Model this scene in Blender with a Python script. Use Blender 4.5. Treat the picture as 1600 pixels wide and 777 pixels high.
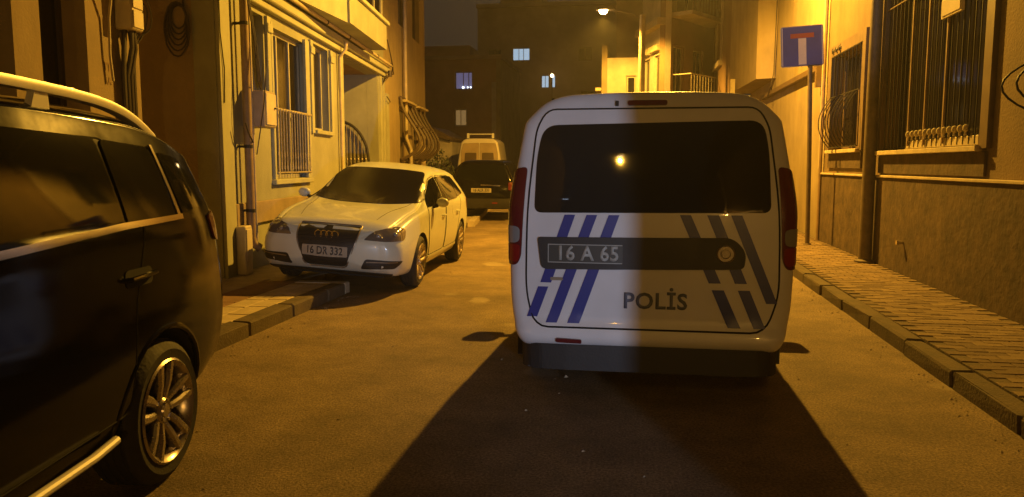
import bpy, bmesh, math, random
from mathutils import Vector, Matrix
from mathutils.bvhtree import BVHTree
R = math.radians
random.seed(7)
S = bpy.context.scene
for o in list(bpy.data.objects): bpy.data.objects.remove(o, do_unlink=True)
COL = S.collection

# ------------------------------------------------------------------ camera, sky, exposure
cam = bpy.data.objects.new('camera', bpy.data.cameras.new('camera'))
COL.objects.link(cam)
cam.data.sensor_width = 36.0; cam.data.lens = 27.0
cam.data.clip_start = 0.05; cam.data.clip_end = 400
cam.location = (0, 0, 1.47)
cam.rotation_euler = (R(90 - 6.2065), 0, R(9.1304))
S.camera = cam

w = bpy.data.worlds.new('World'); S.world = w; w.use_nodes = True
wn = w.node_tree.nodes; wl = w.node_tree.links
bg = wn['Background']
wtc = wn.new('ShaderNodeTexCoord'); wno = wn.new('ShaderNodeTexNoise')
wno.inputs['Scale'].default_value = 2.2; wno.inputs['Detail'].default_value = 4
wrp = wn.new('ShaderNodeValToRGB')
wrp.color_ramp.elements[0].position = .35; wrp.color_ramp.elements[0].color = (.62, .49, .40, 1)
wrp.color_ramp.elements[1].position = .75; wrp.color_ramp.elements[1].color = (1.0, .78, .60, 1)
wl.new(wtc.outputs['Generated'], wno.inputs['Vector']); wl.new(wno.outputs['Fac'], wrp.inputs['Fac'])
wl.new(wrp.outputs['Color'], bg.inputs['Color'])
bg.inputs['Strength'].default_value = 0.031

S.view_settings.view_transform = 'Standard'; S.view_settings.look = 'None'
S.view_settings.exposure = 0.0; S.view_settings.gamma = 1.0
S.cycles.use_denoising = True
S.cycles.max_bounces = 6; S.cycles.volume_bounces = 0
S.cycles.sample_clamp_indirect = 3.0
S.cycles.caustics_reflective = False; S.cycles.caustics_refractive = False
SODIUM = (1.0, .50, .05)
LAMP_MAIN = 6300.0
LAMP_FAR = 3600.0
LAMP_BACK = 330.0
COOL = 2200.0
WARM_FILL = 450.0
SIGN_FILL = 2600.0
HAZE = .0019

# ------------------------------------------------------------------ materials
_m = {}
def glassy(name, tint, alpha, rough=.05):
    m = mat(name, tint, rough, spec=.5); m.node_tree.nodes['Principled BSDF'].inputs['Alpha'].default_value = alpha; return m
def mat(name, col, rough=.6, metal=0, var=.0, scale=3.0, bump=0.0, bscale=60.0, col2=None, coat=0, emit=None, estr=0, spec=.5, stretch=None, trans=0, streak=0):
    if name in _m: return _m[name]
    m = bpy.data.materials.new(name); m.use_nodes = True; _m[name] = m
    nt = m.node_tree; n = nt.nodes; l = nt.links; b = n['Principled BSDF']
    b.inputs['Base Color'].default_value = (*col, 1); b.inputs['Roughness'].default_value = rough
    b.inputs['Metallic'].default_value = metal; b.inputs['Specular IOR Level'].default_value = spec
    b.inputs['Coat Weight'].default_value = coat; b.inputs['Coat Roughness'].default_value = .04
    if trans: b.inputs['Transmission Weight'].default_value = trans
    if emit:
        b.inputs['Emission Color'].default_value = (*emit, 1); b.inputs['Emission Strength'].default_value = estr
    if var or bump:
        tc = n.new('ShaderNodeTexCoord'); src = tc.outputs['Object']
        if stretch:
            mp = n.new('ShaderNodeMapping'); mp.inputs['Scale'].default_value = stretch
            l.new(src, mp.inputs['Vector']); src = mp.outputs['Vector']
    if var:
        no = n.new('ShaderNodeTexNoise'); no.inputs['Scale'].default_value = scale; no.inputs['Detail'].default_value = 9
        no.inputs['Roughness'].default_value = .62
        l.new(src, no.inputs['Vector'])
        rp = n.new('ShaderNodeValToRGB'); rp.color_ramp.elements[0].position = .32; rp.color_ramp.elements[1].position = .68
        c2 = col2 or tuple(c * (1 - var) for c in col)
        rp.color_ramp.elements[0].color = (*c2, 1)
        rp.color_ramp.elements[1].color = (*[min(1, c * (1 + var * .4)) for c in col], 1)
        l.new(no.outputs['Fac'], rp.inputs['Fac']); l.new(rp.outputs['Color'], b.inputs['Base Color'])
        mr = n.new('ShaderNodeMapRange'); mr.inputs['To Min'].default_value = max(0, rough - .12); mr.inputs['To Max'].default_value = min(1, rough + .12)
        l.new(no.outputs['Fac'], mr.inputs['Value']); l.new(mr.outputs['Result'], b.inputs['Roughness'])
    if streak:
        mp2 = n.new('ShaderNodeMapping'); mp2.inputs['Scale'].default_value = (1.5, 1.5, .45); l.new(tc.outputs['Object'], mp2.inputs['Vector'])
        n3 = n.new('ShaderNodeTexNoise'); n3.inputs['Scale'].default_value = 1.6; n3.inputs['Detail'].default_value = 8; n3.inputs['Roughness'].default_value = .7
        l.new(mp2.outputs['Vector'], n3.inputs['Vector'])
        r3 = n.new('ShaderNodeValToRGB'); r3.color_ramp.elements[0].position = .34; r3.color_ramp.elements[1].position = .60
        r3.color_ramp.elements[0].color = (1-streak, 1-streak*1.05, 1-streak*1.1, 1); r3.color_ramp.elements[1].color = (1, 1, 1, 1)
        l.new(n3.outputs['Fac'], r3.inputs['Fac'])
        mx = n.new('ShaderNodeMix'); mx.data_type = 'RGBA'; mx.blend_type = 'MULTIPLY'; mx.inputs[0].default_value = 1
        l.new(rp.outputs['Color'], mx.inputs[6]); l.new(r3.outputs['Color'], mx.inputs[7]); l.new(mx.outputs[2], b.inputs['Base Color'])
    if bump:
        n2 = n.new('ShaderNodeTexNoise'); n2.inputs['Scale'].default_value = bscale; n2.inputs['Detail'].default_value = 6
        l.new(tc.outputs['Object'], n2.inputs['Vector'])
        bp = n.new('ShaderNodeBump'); bp.inputs['Strength'].default_value = bump; bp.inputs['Distance'].default_value = .01
        l.new(n2.outputs['Fac'], bp.inputs['Height']); l.new(bp.outputs['Normal'], b.inputs['Normal'])
    return m

M = dict(
 cream=mat('cream_plaster', (.31, .31, .22), .85, var=.22, scale=1.3, bump=.35, bscale=45, streak=.1),
 creamtrim=mat('cream_trim', (.36, .36, .25), .8, var=.18, scale=3, bump=.2),
 beige=mat('beige_plaster', (.34, .26, .15), .9, var=.25, scale=1.1, bump=.4, bscale=40, streak=.22),
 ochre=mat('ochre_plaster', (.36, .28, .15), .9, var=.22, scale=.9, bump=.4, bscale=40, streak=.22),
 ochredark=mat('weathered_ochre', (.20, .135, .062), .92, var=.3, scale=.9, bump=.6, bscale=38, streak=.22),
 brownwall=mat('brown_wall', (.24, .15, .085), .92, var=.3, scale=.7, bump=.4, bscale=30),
 blockbrown=mat('block_brown', (.40, .245, .14), .9, var=.3, scale=.6, bump=.4, bscale=30),
 blockgrey=mat('block_grey', (.36, .255, .175), .9, var=.3, scale=.5, bump=.4, bscale=30),
 greywall=mat('grey_wall', (.24, .18, .13), .9, var=.3, scale=.8, bump=.4, bscale=30),
 pale=mat('pale_render', (.55, .48, .38), .9, var=.3, scale=1.2, bump=.3),
 plinth=mat('plinth_stone', (.105, .068, .036), .92, var=.5, scale=5, bump=1.0, bscale=16, streak=.3),
 plinthgrey=mat('plinth_grey', (.30, .23, .15), .9, var=.3, scale=2.5, bump=.5),
 concrete=mat('concrete', (.36, .31, .24), .9, var=.3, scale=4, bump=.5, bscale=50),
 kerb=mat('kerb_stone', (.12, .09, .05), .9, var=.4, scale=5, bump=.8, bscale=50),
 kerblight=mat('kerb_light', (.52, .43, .27), .88, var=.25, scale=6, bump=.4),
 slab=mat('pavement_slab', (.46, .38, .25), .88, var=.3, scale=5, bump=.5),
 slabbrown=mat('brown_slab', (.25, .15, .085), .88, var=.3, scale=5, bump=.5),
 paver=mat('paver_block', (.23, .16, .09), .9, var=.4, scale=4, bump=.7),
 paverb=mat('paver_block_dark', (.17, .115, .065), .9, var=.4, scale=4, bump=.7),
 paverc=mat('paver_block_pale', (.26, .185, .10), .9, var=.35, scale=4, bump=.7),
 woodframe=mat('window_frame_paint', (.40, .38, .28), .6, var=.15, scale=8),
 brownframe=mat('brown_frame', (.14, .09, .05), .55, var=.2, scale=6),
 darkframe=mat('dark_frame', (.05, .035, .025), .5),
 iron=mat('wrought_iron', (.016, .012, .010), .6, var=.3, scale=20),
 paleiron=mat('pale_iron', (.42, .36, .26), .5, metal=.2, var=.3, scale=20),
 pipe=mat('drain_pipe', (.28, .19, .11), .6, var=.35, scale=5),
 palepipe=mat('pale_pipe', (.5, .42, .27), .6, var=.25, scale=5),
 cable=mat('cable_rubber', (.035, .022, .016), .5),
 boxgrey=mat('meter_box_grey', (.40, .33, .24), .6, var=.2, scale=5),
 boxpale=mat('meter_box_pale', (.60, .52, .36), .55, var=.15, scale=5),
 glassdark=mat('window_glass', (.012, .010, .010), .08, spec=.6),
 glassclear=None,
 curtain=mat('curtain_cloth', (.52, .45, .34), .9, var=.35, scale=2.5, stretch=(9, 9, .4)),
 darkcurtain=mat('dim_room', (.05, .035, .025), .9, var=.3, scale=3),
 gate=mat('galvanised', (.30, .25, .18), .4, metal=.6, var=.3, scale=12),
 poleconc=mat('pole_paint', (.50, .42, .30), .7, var=.25, scale=4, bump=.3),
 lamphead=mat('lamp_housing', (.16, .13, .11), .5, metal=.3),
 rubber=mat('tyre_rubber', (.016, .014, .013), .75, var=.3, scale=14, bump=.3),
 alloy=mat('alloy_wheel', (.50, .45, .40), .28, metal=.9, var=.2, scale=10),
 chrome=mat('chrome_trim', (.72, .66, .58), .14, metal=1.0),
 satin=mat('satin_rail', (.74, .72, .66), .38, metal=.15, coat=.2),
 blackpaint=mat('black_car_paint', (.005, .004, .004), .12, coat=.0, spec=.22, var=.1, scale=2),
 darkred=mat('dark_car_paint', (.018, .012, .012), .3, coat=.8, spec=.5),
 whitepaint=mat('white_car_paint', (.58, .60, .48), .32, coat=.55, var=.05, scale=2),
 policewhite=mat('police_van_paint', (.62, .60, .60), .38, coat=.4, var=.10, scale=2.2),
 silverpaint=mat('pale_van_paint', (.62, .56, .46), .4, coat=.3, var=.1, scale=2),
 carglass=mat('car_glass', (.005, .005, .005), .05, spec=.16),
 vanglass=mat('van_rear_glass', (.014, .013, .012), .03, spec=.45),
 doubtglass=mat('smoked_glass', (.010, .008, .007), .24, spec=.20),
 blackplastic=mat('black_plastic', (.018, .016, .015), .55, var=.2, scale=12, bump=.1),
 gap=mat('shut_gap', (.006, .005, .005), .9),
 under=mat('underbody', (.010, .009, .008), .9),
 redlens=mat('red_lens', (.20, .010, .010), .18, coat=.6),
 darkredlens=mat('dark_red_lens', (.10, .010, .012), .22, coat=.5),
 clearlens=mat('clear_lens', (.26, .25, .24), .12, coat=.6, metal=.2),
 lamplens=mat('headlamp_lens', (.12, .10, .08), .08, coat=.8, spec=.8),
 orange=mat('orange_reflector', (.65, .10, .02), .3, coat=.4),
 blue=mat('police_blue', (.022, .030, .20), .4, coat=.3),
 letter=mat('letter_grey', (.10, .11, .15), .5),
 plate=mat('plate_white', (.34, .30, .22), .45, var=.1, scale=10),
 plateink=mat('plate_ink', (.03, .03, .03), .5),
 platedark=mat('plate_dark', (.045, .045, .04), .4),
 plategrey=mat('plate_digits', (.34, .34, .31), .5),
 signblue=mat('sign_blue', (.035, .055, .36), .45, coat=.0, var=.2, scale=5),
 signred=mat('sign_red', (.36, .07, .04), .4),
 signwhite=mat('sign_white', (.75, .72, .66), .4, var=.1, scale=8),
 postpaint=mat('post_paint', (.15, .11, .07), .6, var=.4, scale=6),
 signback=mat('sign_metal', (.35, .32, .30), .4, metal=.7),
 litblue=mat('lit_curtain_blue', (.3, .35, .4), .8, emit=(.42, .60, .78), estr=.8),
 litdim=mat('lit_room_dim', (.2, .2, .3), .8, emit=(.16, .16, .34), estr=.5),
 litwhite=mat('lit_bulb_cool', (1, 1, 1), .5, emit=(.75, .88, 1.0), estr=4.0),
 lens=mat('lamp_lens', (1, .8, .5), .4, emit=(1.0, .62, .22), estr=60.0),
 lens3=mat('lamp_lens_small', (1, .8, .5), .4, emit=(1.0, .80, .52), estr=16.0),
 lens2=mat('lamp_lens_far', (1, .8, .5), .4, emit=(1.0, .66, .32), estr=12.0),
 leafdark=mat('dark_leaf', (.05, .06, .025), .7, var=.4, scale=8),
 bark=mat('bark', (.08, .055, .035), .9),
)

M['glassclear'] = glassy('clear_window_glass', (.03, .025, .02), .38)
M['softcurtain'] = mat('brown_net_curtain', (.16, .13, .085), .9, var=.3, scale=2.5, stretch=(9, 9, .4))
# ------------------------------------------------------------------ mesh helpers
def link(o, parent=None):
    COL.objects.link(o)
    if parent is not None: o.parent = parent
    return o
def obj(name, bm, m, parent=None, smooth=False, ang=35, recalc=True):
    if recalc: bmesh.ops.recalc_face_normals(bm, faces=bm.faces)
    me = bpy.data.meshes.new(name); bm.to_mesh(me); bm.free()
    for mm in (m if isinstance(m, (list, tuple)) else [m]): me.materials.append(mm)
    if smooth:
        for p in me.polygons: p.use_smooth = True
        me.set_sharp_from_angle(angle=R(ang))
    return link(bpy.data.objects.new(name, me), parent)
def thing(name, label, cat, loc=(0, 0, 0), rz=0.0, group=None):
    o = bpy.data.objects.new(name, None); COL.objects.link(o)
    o.location = loc; o.rotation_euler = (0, 0, rz); o['label'] = label; o['category'] = cat
    o.empty_display_size = .2
    if group: o['group'] = group
    return o
def tag(o, label, cat, group=None):
    o['label'] = label; o['category'] = cat
    if group: o['group'] = group
    return o
def struct(o): o['kind'] = 'structure'; return o
def stuff(o): o['kind'] = 'stuff'; return o

def box(bm, x0, x1, y0, y1, z0, z1, bev=0):
    v = [bm.verts.new(p) for p in ((x0,y0,z0),(x1,y0,z0),(x1,y1,z0),(x0,y1,z0),(x0,y0,z1),(x1,y0,z1),(x1,y1,z1),(x0,y1,z1))]
    fs = [bm.faces.new([v[i] for i in q]) for q in ((0,3,2,1),(4,5,6,7),(0,1,5,4),(1,2,6,5),(2,3,7,6),(3,0,4,7))]
    if bev:
        es = list({e for f in fs for e in f.edges})
        bmesh.ops.bevel(bm, geom=es, offset=bev, segments=1, affect='EDGES')
    return bm
def boxbm(*a, bev=0): return box(bmesh.new(), *a, bev=bev)
def prism(bm, pts, z0, z1, axis='z'):
    def P(a, b, c):
        return (a, b, c) if axis == 'z' else ((a, c, b) if axis == 'y' else (c, a, b))
    lo = [bm.verts.new(P(a, b, z0)) for a, b in pts]; hi = [bm.verts.new(P(a, b, z1)) for a, b in pts]
    n = len(pts)
    bm.faces.new(lo); bm.faces.new(hi[::-1])
    for i in range(n): bm.faces.new((lo[i], lo[(i+1) % n], hi[(i+1) % n], hi[i]))
    return bm
def tube(bm, pts, r, seg=8, closed=False, caps=True):
    pts = [Vector(p) for p in pts]; n = len(pts); rings = []
    up = None
    for i, p in enumerate(pts):
        if closed: t = pts[(i+1) % n] - pts[i-1]
        else: t = pts[min(i+1, n-1)] - pts[max(i-1, 0)]
        t.normalize()
        if up is None:
            a = Vector((0, 0, 1)) if abs(t.z) < .9 else Vector((1, 0, 0))
            up = (a - t * a.dot(t)).normalized()
        else:
            up = (up - t * up.dot(t)); up.normalize()
        s = t.cross(up)
        rr = r[i] if isinstance(r, (list, tuple)) else r
        rings.append([bm.verts.new(p + (up * math.cos(k*2*math.pi/seg) + s * math.sin(k*2*math.pi/seg)) * rr) for k in range(seg)])
    m = n if closed else n - 1
    for i in range(m):
        a, b = rings[i], rings[(i+1) % n]
        for k in range(seg): bm.faces.new((a[k], a[(k+1) % seg], b[(k+1) % seg], b[k]))
    if not closed and caps: bm.faces.new(rings[0][::-1]); bm.faces.new(rings[-1])
    return bm
def lathe(bm, prof, seg=24, axis='x', c=(0, 0, 0), cap=True):
    """prof: list of (a, r), a along axis"""
    rings = []
    for a, r in prof:
        ring = []
        for k in range(seg):
            t = 2*math.pi*k/seg; u, v = r*math.cos(t), r*math.sin(t)
            p = (a, u, v) if axis == 'x' else ((u, v, a) if axis == 'z' else (u, a, v))
            ring.append(bm.verts.new((p[0]+c[0], p[1]+c[1], p[2]+c[2])))
        rings.append(ring)
    for i in range(len(rings)-1):
        for k in range(seg):
            bm.faces.new((rings[i][k], rings[i][(k+1) % seg], rings[i+1][(k+1) % seg], rings[i+1][k]))
    if cap and prof[0][1] > 1e-6: bm.faces.new(rings[0][::-1])
    if cap and prof[-1][1] > 1e-6: bm.faces.new(rings[-1])
    return bm
def arc(cx, cy, r, a0, a1, n):
    return [(cx + r*math.cos(R(a0+(a1-a0)*i/n)), cy + r*math.sin(R(a0+(a1-a0)*i/n))) for i in range(n+1)]
def rnd(pts, r, n=4):
    """round the corners of a 2D polygon"""
    out = []; N = len(pts)
    rs = r if isinstance(r, (list, tuple)) else [r]*N
    for i in range(N):
        p = Vector(pts[i]); a = Vector(pts[i-1]); b = Vector(pts[(i+1) % N]); q = rs[i]
        q = min(q, (a-p).length*.45, (b-p).length*.45)
        s = p + (a-p).normalized()*q; e = p + (b-p).normalized()*q
        if q < 1e-5: out.append(tuple(p)); continue
        for k in range(n+1):
            t = k/n; out.append(tuple(s*(1-t)**2 + p*2*t*(1-t) + e*t*t))
    return out

def text_bm(txt, size, bold=0.0, align='CENTER', sx=1.0, space=1.0):
    cu = bpy.data.curves.new('lettering', 'FONT'); cu.body = txt; cu.size = size; cu.offset = bold
    cu.align_x = align; cu.align_y = 'CENTER'; cu.resolution_u = 3; cu.space_character = space
    o = bpy.data.objects.new('lettering', cu); COL.objects.link(o)
    dg = bpy.context.evaluated_depsgraph_get(); me = bpy.data.meshes.new_from_object(o.evaluated_get(dg))
    bm = bmesh.new(); bm.from_mesh(me)
    bpy.data.objects.remove(o); bpy.data.meshes.remove(me); bpy.data.curves.remove(cu)
    for v in bm.verts: v.co.x *= sx
    bmesh.ops.remove_doubles(bm, verts=bm.verts, dist=1e-5)
    return bm
def poly_bm(pts):
    bm = bmesh.new(); bm.faces.new([bm.verts.new((a, b, 0)) for a, b in pts]); return bm

def conform(name, flat, bvh, view, off, m, parent, step=.05, depth=.012, smooth=True, ang=40):
    """lay a flat 2D shape (a, b) on a body: view 'rear'/'front' = (x, z), 'left'/'right' = (y, z), 'top' = (x, y)"""
    bm = flat if isinstance(flat, bmesh.types.BMesh) else poly_bm(flat)
    bmesh.ops.triangulate(bm, faces=bm.faces)
    xs = [v.co.x for v in bm.verts]; ys = [v.co.y for v in bm.verts]
    for ax, lo, hi in ((0, min(xs), max(xs)), (1, min(ys), max(ys))):
        k = int((hi-lo)/step)
        for i in range(1, k+1):
            c = lo + (hi-lo)*i/(k+1); co = [0, 0, 0]; no = [0, 0, 0]; co[ax] = c; no[ax] = 1
            bmesh.ops.bisect_plane(bm, geom=bm.verts[:]+bm.edges[:]+bm.faces[:], plane_co=co, plane_no=no)
    bmesh.ops.remove_doubles(bm, verts=bm.verts, dist=1e-5)
    V = {'rear': (lambda a, b: Vector((a, -2, b)), Vector((0, 1, 0))), 'front': (lambda a, b: Vector((a, 8, b)), Vector((0, -1, 0))),
         'left': (lambda a, b: Vector((-3, a, b)), Vector((1, 0, 0))), 'right': (lambda a, b: Vector((3, a, b)), Vector((-1, 0, 0))),
         'top': (lambda a, b: Vector((a, b, 5)), Vector((0, 0, -1)))}
    corner = not isinstance(view, str); nm = {}
    if not corner: org, d = V[view]
    for v in bm.verts:
        if corner:      # wrap round a body corner: a = arc length at radius rad about (cx, cy)
            cx, cy, sx_, sy_, rad = view; t_ = v.co.x/rad; d = Vector((-sx_*math.sin(t_), -sy_*math.cos(t_), 0)); o = Vector((cx, cy, v.co.y))-d*2.5
        else: o = org(v.co.x, v.co.y)
        h, n, _, _ = bvh.ray_cast(o, d)
        if h is None or n.dot(d) > -.02:
            h2, n2, _, _ = bvh.find_nearest(o + d*2.6 if h is None else h); h, n = h2, n2
        if n.dot(d) > 0: n = -n
        v.co = h + n*off; nm[v.index] = n
    bm.normal_update()
    if depth:
        r = bmesh.ops.extrude_face_region(bm, geom=bm.faces[:])
        # the extruded copy becomes the outer skin; the first verts go inward
        new = {g for g in r['geom'] if isinstance(g, bmesh.types.BMVert)}
        for v in bm.verts:
            if v not in new:
                h, n, _, _ = bvh.find_nearest(v.co)
                v.co = v.co - (v.co - h).normalized()*depth if (v.co-h).length > 1e-5 else v.co + d*depth
    return obj(name, bm, m, parent, smooth=smooth, ang=ang)

def pchip(xs, ys, x):
    n = len(xs)
    if x <= xs[0]: return ys[0]
    if x >= xs[-1]: return ys[-1]
    h = [xs[i+1]-xs[i] for i in range(n-1)]; dl = [(ys[i+1]-ys[i])/h[i] for i in range(n-1)]
    def sl(i):
        if i == 0: return dl[0]
        if i == n-1: return dl[-1]
        if dl[i-1]*dl[i] <= 0: return 0
        w1 = 2*h[i]+h[i-1]; w2 = h[i]+2*h[i-1]
        return (w1+w2)/(w1/dl[i-1]+w2/dl[i])
    i = max(k for k in range(n-1) if xs[k] <= x)
    t = (x-xs[i])/h[i]; a, b = sl(i), sl(i+1)
    return (2*t**3-3*t*t+1)*ys[i] + (t**3-2*t*t+t)*h[i]*a + (-2*t**3+3*t*t)*ys[i+1] + (t**3-t*t)*h[i]*b
def chaikin(p, n):
    for _ in range(n):
        q = [p[0]]
        for a, b in zip(p, p[1:]):
            q.append((a[0]*.75+b[0]*.25, a[1]*.75+b[1]*.25)); q.append((a[0]*.25+b[0]*.75, a[1]*.25+b[1]*.75))
        q.append(p[-1]); p = q
    return p

def car_shell(L, keys, rear, front, rr=.10, rf=.16, nst=44, sub=3, crown=(.03, .06), lsh=.7):
    """keys: {param: [(y, value)...]}; rear/front: displacement of the end faces as functions of z. Local y: rear = 0, front = L."""
    P = {k: ([a for a, _ in v], [b for _, b in v]) for k, v in keys.items()}
    g = lambda k, y: pchip(*P[k], y)
    def ring(y):
        zb, xs, zm, xm, zl, xb, zr, xr, zt = (g(k, y) for k in ('zb', 'xs', 'zm', 'xm', 'zl', 'xb', 'zr', 'xr', 'zt'))
        c = [(0, zb), (xs*.85, zb), (xs, zb+.015), (xm*.99, zb*.5+zm*.5), (xm, zm), (xm*.4+xb*.6, zm*.4+zl*.6), (xb, zl), (xb*.45+xr*.55, zl*.42+zr*.58), (xr+.012, zr-.04), (xr, zr), (xr*.80, zt-.022), (xr*.42, zt-.004), (0, zt)]
        c = chaikin(c, sub)
        return c + [(-a, b) for a, b in c[-2:0:-1]]
    rows = []
    ys = [rr + (L-rr-rf)*i/nst for i in range(nst+1)]
    def add(y, pts): rows.append([(a, y, b) for a, b in pts])
    def inset(pts, d, zc, s=1.0):
        xm = max(a for a, _ in pts); zt = max(b for _, b in pts)-zc; zb = zc-min(b for _, b in pts)
        dz = min(d, .30*min(zt, zb)) if d > .15 else d
        return [(a*(1-d/xm)*s, zc+(b-zc)*(1-dz/(zt if b > zc else zb))*s) for a, b in pts]
    base = ring(rr); zc = (keys['zb'][0][1]+keys['zt'][0][1])/2
    for s in (.03, .2, .4, .6, .75, .85, .93): add(-crown[0]*(1-s*s), inset(base, rr, zc, s))
    for k in range(7):
        t = R(90*k/7); add(rr*(1-math.cos(t)), inset(base, rr*(1-math.sin(t)), zc))
    for y in ys: add(y, ring(y))
    basef = ring(L-rf); zcf = (keys['zb'][-1][1]+keys['zt'][-1][1])/2
    for k in range(6, -1, -1):
        t = R(90*k/7); add(L-rf*(1-math.cos(t)), inset(basef, rf*(1-math.sin(t)), zcf))
    for s in (.93, .85, .75, .6, .4, .2, .03): add(L+crown[1]*(1-s*s), inset(basef, rf, zcf, s))
    bm = bmesh.new(); vr = []
    for row in rows:
        r = []
        for a, y, b in row:
            if y < lsh and rear: y = y + rear(b)*(1-max(0, y)/lsh)**1.5
            if y > L-lsh and front: y = y + front(b)*(1-(L-y)/lsh if y < L else 1)**1.5
            r.append(bm.verts.new((a, y, b)))
        vr.append(r)
    n = len(vr[0])
    for i in range(len(vr)-1):
        for k in range(n): bm.faces.new((vr[i][k], vr[i][(k+1) % n], vr[i+1][(k+1) % n], vr[i+1][k]))
    bm.faces.new(vr[0]); bm.faces.new(vr[-1][::-1])
    bmesh.ops.recalc_face_normals(bm, faces=bm.faces)
    return bm
def lerp_fn(tab):
    xs = [a for a, _ in tab]; ys = [b for _, b in tab]
    return lambda z: pchip(xs, ys, z)

def finish_body(bm, paint, parent, wheels, well_r, xin=.55):
    """cut the wheel arches out of the shell and link it as part 'body'; returns the shell's BVH for laying panels on it"""
    bvh = BVHTree.FromBMesh(bm)
    body = obj('body', bm, [paint, M['under']], parent, smooth=True, ang=28)
    cb = bmesh.new()
    for (y, z) in wheels:
        for s in (-1, 1):
            a, b = (xin, 1.3) if s > 0 else (-1.3, -xin)
            lathe(cb, [(a, well_r), (b, well_r)], 32, 'x', (0, y, z))
    bmesh.ops.recalc_face_normals(cb, faces=cb.faces)
    me = bpy.data.meshes.new('c'); cb.to_mesh(me); cb.free(); c = bpy.data.objects.new('c', me); COL.objects.link(c)
    mod = body.modifiers.new('b', 'BOOLEAN'); mod.operation = 'DIFFERENCE'; mod.solver = 'EXACT'; mod.object = c
    c.parent = parent
    bpy.context.view_layer.update()
    dg = bpy.context.evaluated_depsgraph_get()
    nm = bpy.data.meshes.new_from_object(body.evaluated_get(dg))
    body.modifiers.clear(); body.data = nm; nm.name = 'body'
    bpy.data.objects.remove(c)
    for p in nm.polygons:
        for (y, z) in wheels:
            dd = math.hypot(p.center.y-y, p.center.z-z)
            if abs(p.center.x) > xin-.02 and dd < well_r+.004 and (dd > well_r-.02 and abs(p.normal.x) < .3 or abs(abs(p.center.x)-xin) < .01):
                p.material_index = 1; p.use_smooth = False
    nm.set_sharp_from_angle(angle=R(28))
    return body, bvh

def make_wheel(parent, x, y, r, width, rim_r, side, nsp=5, double=True, hub=True):
    """side: -1/+1 = which way the outer face looks"""
    w_ = bmesh.new(); h = width/2
    prof = [(-h, rim_r*.98), (-h, rim_r+.01), (-h-.008, (rim_r+r)/2), (-h+.012, r-.018), (-h+.035, r-.003)]
    for i in range(5):
        a = -h+.035+(width-.07)*i/4; prof.append((a, r))
        if i < 4: prof += [(a+.006, r), (a+.009, r-.008), (a+.016, r-.008), (a+.019, r)]
    prof += [(h-.035, r-.003), (h-.012, r-.018), (h+.008, (rim_r+r)/2), (h, rim_r+.01), (h, rim_r*.98)]
    lathe(w_, prof, 40, 'x', cap=False)
    tw = obj('wheel', w_, M['rubber'], parent, smooth=True, ang=30); tw.location = (x, y, r)
    if side > 0: tw.rotation_euler = (0, 0, math.pi)
    # outer face looks to -x in wheel space
    rm = bmesh.new()
    lathe(rm, [(-h-.004, rim_r+.006), (-h-.012, rim_r-.004), (-h+.004, rim_r-.022), (-h+.05, rim_r-.035), (h, rim_r-.05)], 40, 'x')
    for f in [f for f in rm.faces if len(f.verts) > 4]: rm.faces.remove(f)
    obj('rim', rm, M['alloy'], tw, smooth=True, ang=40, recalc=False)
    bk = bmesh.new(); lathe(bk, [(h*.2, rim_r-.03), (h*.3, .0)], 24, 'x'); lathe(bk, [(0, .14), (-.01, .14), (-.012, .0)], 24, 'x')
    obj('brake_disc', bk, M['under'], tw)
    sp = bmesh.new()
    for sgn in ((-1, 1) if double else (0,)):
        a0 = .022*sgn; a1 = .044*sgn*rim_r/.22; wd0, wd1 = (.018, .026) if double else (.035, .05)
        prof = []
        r0, r1 = .045, rim_r-.012
        vv = []
        for rad, cw, wd, dx in ((r0, a0, wd0, -h+.035), ((r0+r1)/2, (a0*.4+a1*.6), wd0*1.15, -h+.012), (r1, a1, wd1, -h+.004)):
            q = []
            for (t, e) in ((-1, .0), (-.5, -.012), (.5, -.012), (1, .0), (1, .03), (-1, .03)):
                q.append(sp.verts.new((dx+e, cw+t*wd, rad)))
            vv.append(q)
        for a, b in zip(vv, vv[1:]):
            for k in range(6): sp.faces.new((a[k], a[(k+1) % 6], b[(k+1) % 6], b[k]))
        sp.faces.new(vv[0]); sp.faces.new(vv[-1][::-1])
    s0 = obj('spoke', sp, M['alloy'], tw, smooth=True, ang=30)
    for i in range(1, nsp):
        s = s0.copy(); COL.objects.link(s); s.parent = tw; s.rotation_euler = (R(360*i/nsp), 0, 0)
    hb = bmesh.new(); lathe(hb, [(-h+.06, .062), (-h+.022, .062), (-h+.012, .05), (-h+.018, .034), (-h+.008, .030), (-h+.006, .0)], 20, 'x')
    for i in range(5):
        a = R(72*i+36); lathe(hb, [(-h+.02, .008), (-h+.005, .008), (-h+.004, 0)], 6, 'x', (0, .048*math.cos(a), .048*math.sin(a)))
    obj('hub', hb, M['alloy'], tw, smooth=True, ang=30)
    return tw

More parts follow.
